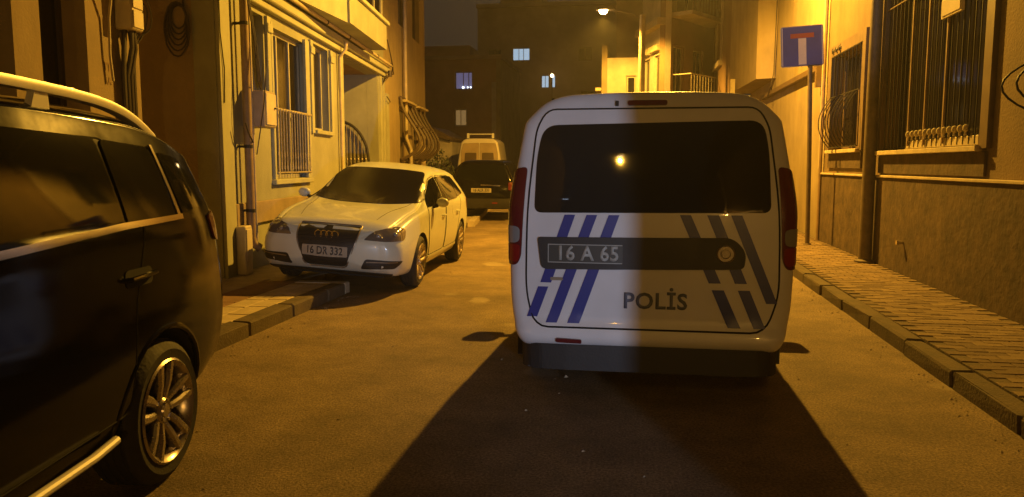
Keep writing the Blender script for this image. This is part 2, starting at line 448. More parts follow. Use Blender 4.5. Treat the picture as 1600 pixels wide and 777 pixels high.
def panel(name, pts, bvh, view, paint, parent, r=.05, off=.003, gapw=.0045, step=.06):
    """a door or lid: a thin painted skin with a dark shut gap round its edge"""
    p = rnd(pts, r)
    sk = conform(name, p, bvh, view, off, paint, parent, step=min(step, .035), depth=.004)
    q = []
    for i in range(len(p)):
        a = Vector(p[i]); b = Vector(p[(i+1) % len(p)]); k = max(1, int((b-a).length/.05))
        for t in range(k): q.append(a+(b-a)*t/k)
    V = {'rear': (lambda a, b: Vector((a, -2, b)), Vector((0, 1, 0))), 'left': (lambda a, b: Vector((-3, a, b)), Vector((1, 0, 0))), 'right': (lambda a, b: Vector((3, a, b)), Vector((-1, 0, 0)))}
    org, d = V[view]; pp = []
    for v in q:
        h, n, _, _ = bvh.ray_cast(org(v.x, v.y), d)
        if h is None: h, n, _, _ = bvh.find_nearest(org(v.x, v.y)+d*2.1)
        if n.dot(d) > 0: n = -n
        pp.append(h+n*(off-.001))
    bm = bmesh.new(); tube(bm, pp, gapw, 6, closed=True); obj('shut_gap', bm, M['gap'], sk, smooth=True)
    return sk

# ------------------------------------------------------------------ facade frames
def wall_mesh(name, u0, u1, z0, z1, holes, m, parent, th=.22, y=0.0):
    """wall in local (u, z), front face at y, body toward +y; holes = (u0, u1, z0, z1)"""
    us = sorted({u0, u1, *[h[0] for h in holes], *[h[1] for h in holes]}); zs = sorted({z0, z1, *[h[2] for h in holes], *[h[3] for h in holes]})
    us = [u for u in us if u0 <= u <= u1]; zs = [z for z in zs if z0 <= z <= z1]
    bm = bmesh.new(); V = {}
    def v(u, yy, z):
        k = (round(u, 4), round(yy, 4), round(z, 4))
        if k not in V: V[k] = bm.verts.new(k)
        return V[k]
    def solid(i, k):
        if i < 0 or k < 0 or i >= len(us)-1 or k >= len(zs)-1: return False
        a = (us[i]+us[i+1])/2; b = (zs[k]+zs[k+1])/2
        return not any(h[0] < a < h[1] and h[2] < b < h[3] for h in holes)
    for i in range(len(us)-1):
        for k in range(len(zs)-1):
            if not solid(i, k): continue
            a, b, c, d = us[i], us[i+1], zs[k], zs[k+1]
            bm.faces.new((v(a, y, c), v(b, y, c), v(b, y, d), v(a, y, d)))
            bm.faces.new((v(a, y+th, c), v(a, y+th, d), v(b, y+th, d), v(b, y+th, c)))
            if not solid(i-1, k): bm.faces.new((v(a, y, c), v(a, y, d), v(a, y+th, d), v(a, y+th, c)))
            if not solid(i+1, k): bm.faces.new((v(b, y, c), v(b, y+th, c), v(b, y+th, d), v(b, y, d)))
            if not solid(i, k-1): bm.faces.new((v(a, y, c), v(a, y+th, c), v(b, y+th, c), v(b, y, c)))
            if not solid(i, k+1): bm.faces.new((v(a, y, d), v(b, y, d), v(b, y+th, d), v(a, y+th, d)))
    return obj(name, bm, m, parent, recalc=False)

def window(parent, u0, u1, z0, z1, fm, pm, y=.10, fr=.055, mull=(), trans=(), back=None, sill=None, name='window'):
    """frame is the part; pane, mullions, sill, curtain are its sub-parts"""
    bm = bmesh.new()
    box(bm, u0, u0+fr, y, y+.06, z0, z1); box(bm, u1-fr, u1, y, y+.06, z0, z1)
    box(bm, u0+fr, u1-fr, y, y+.06, z0, z0+fr); box(bm, u0+fr, u1-fr, y, y+.06, z1-fr, z1)
    w_ = obj(name, bm, fm, parent)
    for mu in mull: obj('mullion', boxbm(mu-.022, mu+.022, y+.005, y+.055, z0+fr, z1-fr), fm, w_)
    for tz in trans: obj('transom', boxbm(u0+fr, u1-fr, y+.008, y+.052, tz-.02, tz+.02), fm, w_)
    obj('pane', boxbm(u0+fr-.01, u1-fr+.01, y+.025, y+.033, z0+fr-.01, z1-fr+.01), pm, w_)
    if back: obj('curtain', boxbm(u0+.02, u1-.02, y+.09, y+.10, z0+.02, z1-.02), back, w_)
    if sill: obj('sill', boxbm(u0-.07, u1+.07, -sill, y, z0-.07, z0-.003, bev=.008), M['creamtrim'], w_)
    return w_

# ================================================================== GROUND
def flat_patch(name, pts, z, m, th=.0):
    bm = bmesh.new(); bm.faces.new([bm.verts.new((a, b, z)) for a, b in pts]); return obj(name, bm, m)

def asphalt():
    m = bpy.data.materials.new('asphalt'); m.use_nodes = True; nt = m.node_tree; n = nt.nodes; l = nt.links; b = n['Principled BSDF']
    tc = n.new('ShaderNodeTexCoord')
    def noise(s, d=6, rg=.6):
        x = n.new('ShaderNodeTexNoise'); x.inputs['Scale'].default_value = s; x.inputs['Detail'].default_value = d; x.inputs['Roughness'].default_value = rg
        l.new(tc.outputs['Object'], x.inputs['Vector']); return x.outputs['Fac']
    def ramp(f, p0, c0, p1, c1):
        r = n.new('ShaderNodeValToRGB'); e = r.color_ramp.elements; e[0].position = p0; e[0].color = (*c0, 1); e[1].position = p1; e[1].color = (*c1, 1)
        l.new(f, r.inputs['Fac']); return r.outputs['Color']
    def mix(f, a, c, mode='MIX'):
        x = n.new('ShaderNodeMix'); x.data_type = 'RGBA'; x.blend_type = mode
        if isinstance(f, float): x.inputs[0].default_value = f
        else: l.new(f, x.inputs[0])
        l.new(a, x.inputs[6]); l.new(c, x.inputs[7]); return x.outputs[2]
    big = ramp(noise(.55, 8), .3, (.21, .15, .08), .7, (.39, .285, .155))
    mid = ramp(noise(2.6, 12, .75), .36, (.66, .66, .66), .64, (1.08, 1.08, 1.08))
    fine = ramp(noise(70, 5, .75), .36, (.38, .38, .38), .66, (1.4, 1.4, 1.4))
    c = mix(1.0, mix(1.0, big, mid, 'MULTIPLY'), fine, 'MULTIPLY')
    vo = n.new('ShaderNodeTexVoronoi'); vo.inputs['Scale'].default_value = 1.1
    mp = n.new('ShaderNodeMapping'); mp.inputs['Scale'].default_value = (1, 1, 1)
    no = n.new('ShaderNodeTexNoise'); no.inputs['Scale'].default_value = 2.0; no.inputs['Detail'].default_value = 6
    l.new(tc.outputs['Object'], no.inputs['Vector'])
    ad = n.new('ShaderNodeVectorMath'); ad.operation = 'MULTIPLY_ADD'; ad.inputs[1].default_value = (.5, .5, 0)
    l.new(no.outputs['Color'], ad.inputs[0]); l.new(tc.outputs['Object'], ad.inputs[2]); l.new(ad.outputs[0], vo.inputs['Vector'])
    pt = ramp(vo.outputs['Distance'], .14, (1, 1, 1), .20, (0, 0, 0))
    tint = n.new('ShaderNodeRGB'); tint.outputs[0].default_value = (.40, .33, .22, 1)
    mk = n.new('ShaderNodeMath'); mk.operation = 'MULTIPLY'; mk.inputs[1].default_value = .7
    gate = ramp(noise(.7, 2), .46, (0, 0, 0), .58, (1, 1, 1))
    mm = mix(1.0, pt, gate, 'MULTIPLY'); l.new(mm, mk.inputs[0])
    c = mix(mk.outputs[0], c, tint.outputs[0])
    l.new(c, b.inputs['Base Color'])
    b.inputs['Roughness'].default_value = .78; b.inputs['Specular IOR Level'].default_value = .35
    bp = n.new('ShaderNodeBump'); bp.inputs['Strength'].default_value = 1.0; bp.inputs['Distance'].default_value = .010
    hm = n.new('ShaderNodeMath'); hm.operation = 'ADD'; l.new(noise(95, 4, .7), hm.inputs[0]); l.new(noise(9, 6, .7), hm.inputs[1])
    l.new(hm.outputs[0], bp.inputs['Height']); l.new(bp.outputs['Normal'], b.inputs['Normal'])
    return m
M['asphalt'] = asphalt()
g = flat_patch('ground', [(-160, -120), (160, -120), (160, 200), (-160, 200)], -.03, M['concrete']); struct(g)
road = flat_patch('road', [(-6.2, -30), (3.3, -30), (3.3, 26), (1.2, 60), (-14, 60), (-9.3, 40), (-7, 24), (-3.3, 8.2), (-6.2, 8.2)], 0, M['asphalt'])
bpy.data.objects.remove(road)
road = flat_patch('road', [(-9.5, -30), (6, -30), (6, 60), (-16, 60), (-9.5, 30)], 0, M['asphalt']); struct(road)

DL = Vector((-.1226, .9925, 0)); NL = Vector((.9925, .1226, 0)); PB = Vector((-4.85, 8.45, 0))
RZL = math.atan2(DL.y, DL.x)          # local x along the facade (away from us), local y into the building
def LF(u, off=0, z=0):                 # a point by the left facade: off = toward the street
    p = PB + DL*u + NL*off; return (p.x, p.y, z)

# ---- right pavement: kerb stones + pavers
rs = bpy.data.objects.new('right_pavement', None); COL.objects.link(rs); struct(rs)
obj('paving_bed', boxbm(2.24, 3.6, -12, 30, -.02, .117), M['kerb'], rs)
kb = [boxbm(0, .145, .006, .914, 0, .13, bev=.014)]
kmeshes = []
for i in range(4):
    bm = boxbm(0, .15, .004 + .004*i, .914 - .004*i, -.02, .125, bev=.014)
    for v in bm.verts:
        if v.co.z > .05: v.co.x += random.uniform(-.012, .010); v.co.z += random.uniform(-.014, .004); v.co.y += random.uniform(-.006, .006)
    bmesh.ops.recalc_face_normals(bm, faces=bm.faces)
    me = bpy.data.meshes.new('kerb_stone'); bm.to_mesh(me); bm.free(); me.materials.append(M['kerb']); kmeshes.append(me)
for i in range(34):
    o = link(bpy.data.objects.new('kerb_stone', kmeshes[i % 4]), rs)
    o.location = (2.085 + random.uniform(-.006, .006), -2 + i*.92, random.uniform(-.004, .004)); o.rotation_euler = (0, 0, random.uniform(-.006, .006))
pv = []
for k, mm in enumerate(('paver', 'paverb', 'paverc')):
    for j in range(2):
        bm = boxbm(-.0995, .0995, -.0485, .0485, 0, .034, bev=.004)
        for v in bm.verts: v.co.x += random.uniform(-.002, .002)
        bmesh.ops.recalc_face_normals(bm, faces=bm.faces)
        me = bpy.data.meshes.new('paver'); bm.to_mesh(me); bm.free(); me.materials.append(M[mm]); pv.append(me)
cells = []
for r_ in range(170):
    y = 2.6 + r_*.102
    for c_ in range(-1, 6):
        x = 2.34 + c_*.205 + (.1025 if r_ % 2 else 0)
        if x < 2.30 or x > 3.26: continue
        cells.append((y, x))
cells = [c for c in cells if c[0] > 3.4]
far = bmesh.new()
for idx, (y, x) in enumerate(cells):
    t = random.random(); dark = .45 if x < 2.85 else .18
    k = (2 + random.randint(0, 1)) if t < dark else ((4 + random.randint(0, 1)) if t > .80 else random.randint(0, 1))
    dz = random.uniform(-.003, .003)
    if idx < 270:
        o = link(bpy.data.objects.new('paver', pv[k]), rs); o.location = (x, y, .091 + dz)
        o.rotation_euler = (random.uniform(-.02, .02), random.uniform(-.02, .02), random.uniform(-.02, .02))
    else:
        a = .097; b = .0475; box(far, x-a, x+a, y-b, y+b, .09, .125+dz)
o = obj('pavers', far, M['paver'], rs); stuff(o)

# ---- left pavement with its broken corner (ends in a return before the white car)
ls = bpy.data.objects.new('left_pavement', None); COL.objects.link(ls); struct(ls)
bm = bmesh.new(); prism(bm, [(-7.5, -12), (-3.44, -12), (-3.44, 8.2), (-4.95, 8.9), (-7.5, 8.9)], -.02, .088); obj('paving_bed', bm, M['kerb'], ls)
for i in range(24):
    y0 = -12 + i*.86
    if y0 > 8: break
    bm = boxbm(-3.44, -3.26, y0+.006, min(y0+.852, 8.27), -.02, .128, bev=.016)
    for v in bm.verts:
        if v.co.z > .05: v.co.x += random.uniform(-.008, .004); v.co.z += random.uniform(-.008, .004)
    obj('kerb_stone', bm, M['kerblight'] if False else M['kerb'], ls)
yy = 4.3
def slabs(x0, x1, ya, yb, ln, mm):
    y = ya
    while y < yb-.02:
        e = min(y+ln+random.uniform(-.04, .04), yb)
        bm = boxbm(x0+.004, x1-.004, y+.005, e-.005, .08, .122, bev=.006)
        for v in bm.verts: v.co.z += random.uniform(-.002, .002)
        obj('slab', bm, mm, ls); y = e
slabs(-3.66, -3.445, 3.0, 8.22, .38, M['kerblight']); slabs(-3.88, -3.66, 3.0, 8.22, .42, M['kerblight'])
slabs(-4.28, -3.88, 3.0, 8.35, .40, M['slabbrown']); slabs(-4.66, -4.28, 3.0, 8.5, .62, M['slab']); slabs(-5.4, -4.66, 3.0, 8.42, .7, M['slab'])
# past the return the kerb steps back; the white car has two wheels up on this part
bm = bmesh.new(); prism(bm, [(-4.06, 8.30), (-4.06, 17.65), LF(9.28, .02)[:2], (-4.86, 8.44), (-4.86, 8.30)], -.02, .112); obj('paving_bed', bm, M['slab'], ls)
for i in range(10):
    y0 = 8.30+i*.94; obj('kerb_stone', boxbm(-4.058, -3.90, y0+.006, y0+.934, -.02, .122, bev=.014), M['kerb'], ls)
obj('kerb_stone', boxbm(-3.895, -3.27, 8.285, 8.44, -.02, .124, bev=.014), M['kerblight'], ls)
bm = bmesh.new(); prism(bm, [LF(9.3, .02)[:2], LF(9.3, 2.05)[:2], LF(17, 1.95)[:2], LF(17, .02)[:2]], -.02, .115); obj('paving_bed', bm, M['slab'], ls)
for i in range(8):
    p = [LF(9.3+.96*i+.01, 2.05-.012*i)[:2], LF(9.3+.96*(i+1), 2.04-.012*i)[:2], LF(9.3+.96*(i+1), 2.20-.012*i)[:2], LF(9.3+.96*i+.01, 2.21-.012*i)[:2]]
    bm = bmesh.new(); prism(bm, p, -.02, .128); obj('kerb_stone', bm, M['kerblight'], ls)

# ================================================================== LEFT: building A (beige, near), set back behind building B's side wall
A = thing('beige_house', 'beige rendered house front with tall dark windows behind the black car', 'house', LF(-1.73), RZL, 'houses along the left side')
aw = [(-7.2, -5.9), (-4.9, -3.9), (-3.3, -1.75), (-1.44, -.84)]
wall_mesh('wall', -14, .0, 0, 9.5, [(a, b, .95, 3.3) for a, b in aw], M['beige'], A, th=.3)
for a, b in aw:
    window(A, a, b, .95, 3.3, M['darkframe'], M['glassdark'], y=.2, fr=.05, mull=[a+(b-a)*.36], back=M['darkcurtain'])
obj('plinth', boxbm(-14, -.01, -.035, -.001, 0, .9), M['plinthgrey'], A)
obj('end_wall', boxbm(-.25, -.001, .301, 5.5, 0, 9.5), M['beige'], A)
obj('alley_wall', boxbm(.001, 1.728, 4.5, 4.7, 0, 9.5), M['brownwall'], A)
obj('roof', boxbm(-14, -.02, -.25, 6, 9.51, 9.8), M['brownwall'], A)
obj('gable_wall', boxbm(-14.2, -14.002, 0, 6, 0, 9.5), M['beige'], A)
# stencilled marks on its pier
for t_, zz, sz in (('TTR', 2.32, .095), ('A', 2.20, .085)):
    bm = text_bm(t_, sz, .004); 
    for v in bm.verts: v.co = Vector((v.co.x - .53, -.0035, v.co.y + zz))
    obj('stencil_mark', bm, mat('faded_stencil', (.24, .16, .09), .9), A, recalc=False)
# electric box with conduits on the pier
Ebox = thing('fuse_box', 'pale old fuse box with dark conduits on the pier above the black car', 'fuse box', LF(-2.03, 0, 2.62), RZL)
obj('case', boxbm(-.10, .10, -.16, -.002, .05, .48, bev=.012), M['boxpale'], Ebox)
obj('door', boxbm(-.085, .085, -.172, -.161, .24, .45, bev=.004), M['boxpale'], Ebox)
obj('lower_cover', boxbm(-.085, .085, -.172, -.161, .07, .22, bev=.004), M['boxpale'], Ebox)
for x0, y0 in ((-.07, -.06), (-.01, -.10), (.05, -.10), (.10, -.05)):
    bm = bmesh.new(); tube(bm, [(x0*.6, y0, .06), (x0, y0, -.10), (x0-.01, -.05, -.35), (x0, -.045, -1.2), (x0, -.045, -2.3)], .022, 8)
    obj('conduit', bm, M['cable'], Ebox, smooth=True)
for k in range(4):
    bm = bmesh.new(); pts = [(.10+.07*math.sin(i/16*math.pi)*(1+.3*k), -.08-.03*k*math.sin(i/5), .46-.5*i/16+.03*math.sin(k*2+i*.5)) for i in range(17)]
    tube(bm, pts, .009, 6); obj('cable', bm, M['cable'], Ebox, smooth=True)
bm = bmesh.new(); tube(bm, [(-.30, -.10, .32), (-.27, -.05, .12), (-.27, -.04, -.2), (-.24, -.04, -.42)], .011, 6); obj('cable', bm, M['palepipe'], Ebox, smooth=True)

# ================================================================== LEFT: building B (cream)
B = thing('cream_house', 'cream plastered house with bay, french window and arched gateway beside the white car', 'house', LF(0), RZL, 'houses along the left side')
holes = [(1.12, 1.60, 2.12, 3.48), (1.84, 3.50, 1.27, 3.40), (3.92, 4.80, 2.06, 3.48), (5.74, 9.02, 0, 3.55)]
wall_mesh('wall', 0, 9.75, 0, 10.5, holes, M['cream'], B, th=.26)
obj('side_wall', boxbm(.0, .22, .261, 6, 0, 10.5), mat('side_plaster', (.33, .25, .15), .92, var=.3, scale=.8, bump=.5, bscale=30), B)
obj('corner_pilaster', boxbm(.02, .34, -.045, -.001, .02, 10.4), M['creamtrim'], B)
obj('plinth', boxbm(.345, 5.6, -.05, -.001, .70, .99, bev=.01), M['plinthgrey'], B)
obj('plinth', boxbm(.345, 5.6, -.02, -.001, .0, .66), M['cream'], B)
# windows
w1 = window(B, 1.12, 1.60, 2.12, 3.48, M['woodframe'], M['glassclear'], y=.12, fr=.04, back=M['softcurtain'], sill=.05)
w2 = window(B, 1.84, 3.50, 1.27, 3.40, M['woodframe'], M['glassclear'], y=.10, fr=.06, mull=[2.42, 2.98], back=M['softcurtain'])
obj('curtain', boxbm(1.95, 2.36, .145, .152, 1.4, 3.3), M['curtain'], w2)
obj('sill', boxbm(1.76, 3.56, -.07, .09, 1.19, 1.265, bev=.01), M['creamtrim'], w2)
for xx in (1.84, 3.40): obj('surround', boxbm(xx-.05, xx+.02 if xx < 2 else xx+.15, -.045, -.001, 1.27, 3.45), M['creamtrim'], w2)
# low railing of the french window
rb = bmesh.new(); tube(rb, [(1.86, .02, 2.27), (3.50, -.055, 2.27)], .022, 8); tube(rb, [(1.86, -.05, 2.27), (1.86, .04, 2.27)], .014, 6)
rail = obj('railing', rb, M['paleiron'], B, smooth=True)
bm = bmesh.new(); tube(bm, [(1.86, -.055, 1.36), (3.48, -.055, 1.36)], .012, 6); obj('lower_rail', bm, M['paleiron'], rail, smooth=True)
for i in range(13):
    x = 1.92+.125*i; bm = bmesh.new(); tube(bm, [(x, -.055, 1.36), (x, -.055, 2.27)], .009, 6)
    for s in (-1, 1):
        pts = [(x+s*.028*math.sin(t*math.pi/4)*(1-t/10), -.055, 1.40+.13*(1-math.cos(t*math.pi/8))) for t in range(9)]
        tube(bm, pts, .007, 5)
    obj('baluster', bm, M['paleiron'], rail, smooth=True)
w3 = window(B, 3.92, 4.80, 2.06, 3.48, M['woodframe'], M['glassclear'], y=.12, fr=.05, mull=[], back=M['softcurtain'], sill=.07)
for a in (1.66, 3.66, 4.86): obj('pilaster', boxbm(a, a+.14, -.04, -.001, 2.0, 3.50), M['creamtrim'], B)
for a in (1.66, 3.66, 4.86): obj('capital', boxbm(a-.03, a+.17, -.065, -.041, 3.28, 3.40, bev=.008), M['creamtrim'], B)
# cornice above the ground floor
obj('cornice', boxbm(.36, 9.72, -.16, -.001, 3.66, 3.80, bev=.015), M['creamtrim'], B)
obj('cornice', boxbm(.36, 9.72, -.09, -.001, 3.56, 3.655, bev=.01), M['creamtrim'], B)
# bay (splayed near part, then the balcony parapet)
bay = bmesh.new(); prism(bay, [(1.4, .0), (1.45, -.14), (4.2, -.52), (4.2, .0)], 3.86, 7.6); bayo = obj('bay', bay, M['creamtrim'], B)
bm = bmesh.new(); prism(bm, [(4.21, 0), (4.21, -.56), (7.35, -.56), (7.35, 0)], 3.86, 4.36); obj('balcony_parapet', bm, M['cream'], B)
obj('parapet_cap', boxbm(4.21, 7.42, -.62, -.001, 4.365, 4.44, bev=.01), M['creamtrim'], B)
wb = window(B, 4.3, 7.25, 4.46, 6.4, M['woodframe'], M['glassdark'], y=-.5, fr=.07, mull=[5.0, 5.75, 6.5], back=M['darkcurtain'])
obj('bay_roof', boxbm(4.21, 7.38, -.58, -.001, 6.42, 7.6), M['cream'], B)
obj('roof', boxbm(-.1, 9.9, -.35, 6.2, 10.51, 10.8), M['brownwall'], B)
# gateway passage
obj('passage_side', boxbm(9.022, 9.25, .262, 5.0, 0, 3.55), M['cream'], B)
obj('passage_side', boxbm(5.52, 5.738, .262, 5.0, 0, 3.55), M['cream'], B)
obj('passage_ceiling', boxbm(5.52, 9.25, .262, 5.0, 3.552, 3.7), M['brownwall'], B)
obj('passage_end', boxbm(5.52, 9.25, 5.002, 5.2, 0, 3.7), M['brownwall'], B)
for a in (9.10, 9.42): obj('pilaster', boxbm(a, a+.2, -.05, -.001, 0, 3.54), M['creamtrim'], B)
obj('pilaster', boxbm(5.56, 5.70, -.05, -.001, .0, 3.54), M['creamtrim'], B)
# open gate leaf lying against the far side of the passage
G = thing('iron_gate', 'dark wrought iron gate leaf with arched top standing open in the gateway', 'gate', LF(8.93, -.15), RZL)
fr = bmesh.new(); N = 14
arcp = [(0, .06+.70*i/N, 1.50+.98*math.sin(math.acos(1-i/N))) for i in range(N+1)]
tube(fr, [(0, .06, .1)]+arcp+[(0, .76, .1)], .032, 8); tube(fr, [(0, .06, .14), (0, .76, .14)], .025, 8); tube(fr, [(0, .06, 1.2), (0, .76, 1.2)], .02, 8)
obj('gate_frame', fr, M['iron'], G, smooth=True)
for i in range(7):
    y = .14+.088*i; top = 1.50+.98*math.sin(math.acos(1-(y-.06)/.70)); bm = bmesh.new(); tube(bm, [(0, y, .15), (0, y, top)], .012, 6)
    lathe(bm, [(1.55, .0), (1.60, .026), (1.65, .0)], 6, 'z', (0, y, 0)); obj('bar', bm, M['gate'], G, smooth=True)
# meter box, downpipes, gas cabinet
mb = thing('meter_box', 'grey and white electricity meter box mounted on the cream wall beside the downpipe', 'meter box', LF(.92, 0, 1.95), RZL)
obj('case', boxbm(-.20, .22, -.30, -.002, 0, .46, bev=.012), M['boxgrey'], mb)
obj('door', boxbm(-.17, .19, -.318, -.301, .03, .43, bev=.005), M['boxpale'], mb)
bm = bmesh.new(); tube(bm, [(.10, -.33, .25), (.14, -.33, .25)], .012, 6); obj('latch', bm, M['iron'], mb)
dp = thing('downpipe', 'brown rusty downpipe at the near corner of the cream house', 'downpipe', LF(.56, .14, 0), RZL, 'pipes on the left houses')
bm = bmesh.new(); tube(bm, [(0, 0, .55), (0, 0, 10.3)], .052, 12); obj('pipe', bm, M['pipe'], dp, smooth=True)
bm = bmesh.new(); tube(bm, [(.16, .0, .50), (.16, .0, .62), (.16, 0, 4), (.17, .0, 10.2)], .022, 8); obj('conduit', bm, M['palepipe'], dp, smooth=True)
for z in (.9, 1.7, 3.2, 5): 
    bm = bmesh.new(); lathe(bm, [(z-.02, .058), (z+.02, .058)], 12, 'z'); box(bm, -.012, .012, .04, .14, z-.015, z+.015); obj('clamp', bm, M['iron'], dp)
bm = bmesh.new(); tube(bm, [(0, 0, .56), (0, -.02, .48), (.05, -.08, .42)], .052, 12); obj('shoe', bm, M['pipe'], dp, smooth=True)
bm = bmesh.new()
for k in range(3): tube(bm, [(.03*k, -.05, 3.5), (.05+.03*k, -.10, 3.0), (.02+.05*k, -.14, 2.5), (.16, -.12, 2.42)], .008, 6)
tube(bm, [(.2, -.2, 3.1), (.05, -.24, 2.7), (-.02, -.22, 2.2), (.0, -.10, 1.6)], .007, 6)
tube(bm, [(0, -.06, 1.75), (-.14, -.06, 1.86), (-.2, -.05, 1.98)], .010, 6)
tag(obj('loose_cable', bm, M['cable'], None, smooth=True), 'loose black cables hanging across the meter box and brown downpipe', 'cable')
bpy.data.objects['loose_cable'].location = LF(.56, .14, 0); bpy.data.objects['loose_cable'].rotation_euler = (0, 0, RZL)
gc = thing('gas_cabinet', 'low white gas cabinet against the foot of the cream wall', 'cabinet', LF(.27, 0, .12), RZL)
obj('case', boxbm(.0, .22, -.17, -.05, 0, .60, bev=.012), M['boxpale'], gc); obj('door', boxbm(.02, .20, -.182, -.171, .17, .56, bev=.005), M['boxpale'], gc)
dp2 = thing('downpipe', 'thin pale downpipe between the french window and the gateway', 'downpipe', LF(5.42, .06, 0), RZL, 'pipes on the left houses')
bm = bmesh.new(); tube(bm, [(-.02, -.13, 3.72), (-.02, -.12, 3.60), (0, 0, 3.45), (0, 0, .1)], .03, 10); obj('pipe', bm, M['palepipe'], dp2, smooth=True)
bm = bmesh.new(); tube(bm, [(.10, .02, 2.9), (.10, .02, 3.52)], .022, 8); obj('stub', bm, M['palepipe'], dp2, smooth=True)
dp3 = thing('roof_pipe', 'long grey pipe running under the bay along the cornice of the cream house', 'pipe', LF(0, .20, 3.83), RZL)
bm = bmesh.new(); tube(bm, [(.4, -.02, 0), (5.4, -.02, 0), (9.6, -.02, -.01)], .032, 10); obj('pipe', bm, M['palepipe'], dp3, smooth=True)
for x in (1.5, 4.0, 5.5, 8.0, 9.5):
    bm = bmesh.new(); lathe(bm, [(x-.02, .042), (x+.02, .042)], 10, 'x', (0, -.02, 0)); obj('clamp', bm, M['iron'], dp3)
bm = bmesh.new()
for k in range(3):
    tube(bm, [(9.3+.1*k, .0, 3.3), (9.35, -.12, 3.45+.05*k), (9.55, -.2-.04*k, 3.62), (9.75, -.22, 3.75+.06*k), (9.9, -.15, 4.1), (10.0, -.05, 4.5)], .012, 6)
tube(bm, [(9.6, -.1, 3.1), (9.9, -.12, 3.0), (10.2, -.05, 3.02)], .012, 6)
lathe(bm, [(3.56, .05), (3.70, .05)], 8, 'z', (9.5, -.2, 0))
cb_ = obj('wall_cable', bm, M['cable'], None, smooth=True); cb_.location = LF(0); cb_.rotation_euler = (0, 0, RZL); tag(cb_, 'knot of cables and junction at the far end of the cornice', 'cable')
# coiled cable on the dark side wall of B (faces us)
bm = bmesh.new()
for k in range(6):
    pts = [(-.40 + (.085+.012*k)*math.cos(t*math.pi/10)+random.uniform(-.004, .004), -.03-.012*k, 3.17+(.13+.035*k)*math.sin(t*math.pi/10)-.03*k) for t in range(20)]
    tube(bm, [PB+NL*p[0]+DL*p[1]+Vector((0, 0, p[2])) for p in pts], .010, 6, closed=True)
tube(bm, [PB+NL*(-.34)+DL*(-.03)+Vector((0, 0, z)) for z in (3.25, 3.9, 4.6)], .012, 6)
tag(obj('cable_coil', bm, M['cable'], None, smooth=True), 'coil of black cable hung on the dark side wall above the black car', 'cable')
bm = bmesh.new(); tube(bm, [LF(.04, .05, 4.5), LF(.03, .055, 3.0), LF(.10, .06, 2.6), LF(.08, .055, 2.2)], .008, 6)
tag(obj('thin_cable', bm, M['cable'], None, smooth=True), 'thin black cable running down the corner pilaster of the cream house', 'cable')

# ================================================================== LEFT: building C (ochre, further on)
Cb = thing('ochre_house', 'tall ochre house with belly shaped window grilles beyond the gateway', 'house', LF(9.76), RZL, 'houses along the left side')
ch = [(2.05, 3.35, 1.35, 3.05), (4.3, 5.6, 1.35, 3.05), (2.0, 3.4, 5.2, 6.8), (4.3, 5.6, 5.2, 6.8)]
wall_mesh('wall', 0, 6.7, 0, 11.5, ch, M['ochre'], Cb)
obj('end_wall', boxbm(6.48, 6.7, .222, 5, 0, 11.5), M['brownwall'], Cb)
for i, h_ in enumerate(ch):
    wd = window(Cb, *h_, M['brownframe'], M['glassdark'], y=.12, mull=[(h_[0]+h_[1])/2], back=M['darkcurtain'])
    if i < 2: obj('sill', boxbm(h_[0]-.1, h_[1]+.1, -.12, -.001, h_[2]-.10, h_[2]-.003), M['kerblight'], wd)
    if i < 2: obj('hood', boxbm(h_[0]-.1, h_[1]+.3, -.22, -.001, h_[3]+.10, h_[3]+.16), M['kerblight'], wd)
obj('plinth', boxbm(0, 6.7, -.04, -.001, 0, 1.1), M['plinth'], Cb)
obj('pilaster', boxbm(.05, .35, -.05, -.001, 0, 3.2), M['creamtrim'], Cb)
obj('roof', boxbm(-.0, 6.9, -.3, 5.2, 11.51, 11.8), M['brownwall'], Cb)

def belly(parent, u0, u1, z0, z1, nb, bulge, m, rr=.010, t0=.45):
    """pot-bellied window grille; local x along wall, -y outward. One bar = one sub-object"""
    def prof(t):
        z = z1-(z1-z0)*t
        s = 0 if t < t0 else (math.sin(math.pi*min(1, (t-t0)/(1-t0))**(1.0 if t0 > .3 else 1.9)))**.8
        return -.06-bulge*s, z
    pr = [prof(i/18) for i in range(19)]
    fr_ = bmesh.new()
    tube(fr_, [(u0, -.06, z1), (u1, -.06, z1)], rr*1.2, 6)
    for u in (u0+.03, u1-.03):
        tube(fr_, [(u, -.06, z1), (u, .0, z1)], rr, 6)
    g_ = obj('grille', fr_, m, parent, smooth=True)
    for a_, b_ in ((-.06, z0), pr[8]):
        rb_ = bmesh.new(); tube(rb_, [(u0, a_, b_), (u1, a_, b_)], rr*1.1, 6); obj('grille_rail', rb_, m, g_, smooth=True)
    bar = bmesh.new(); tube(bar, [(0, a, b) for a, b in pr], rr, 6)
    b0 = obj('bar', bar, m, g_, smooth=True); b0.location.x = u0
    for i in range(1, nb):
        b_ = b0.copy(); COL.objects.link(b_); b_.parent = g_; b_.location.x = u0+(u1-u0)*i/(nb-1)
    return g_
gm = mat('grille_brown', (.085, .058, .036), .6)
belly(Cb, 1.9, 3.5, 1.62, 3.25, 3, .5, gm, rr=.045, t0=.05)
belly(Cb, 4.2, 5.8, 1.62, 3.25, 3, .5, gm, rr=.045, t0=.05)
dp4 = thing('downpipe', 'pale downpipe running down the front of the ochre house', 'downpipe', LF(12.2, .10, 0), RZL, 'pipes on the left houses')
bm = bmesh.new(); tube(bm, [(0, 0, 11.3), (0, 0, 2.2), (.12, -.10, 1.9), (.12, -.10, .1)], .05, 10); obj('pipe', bm, M['palepipe'], dp4, smooth=True)

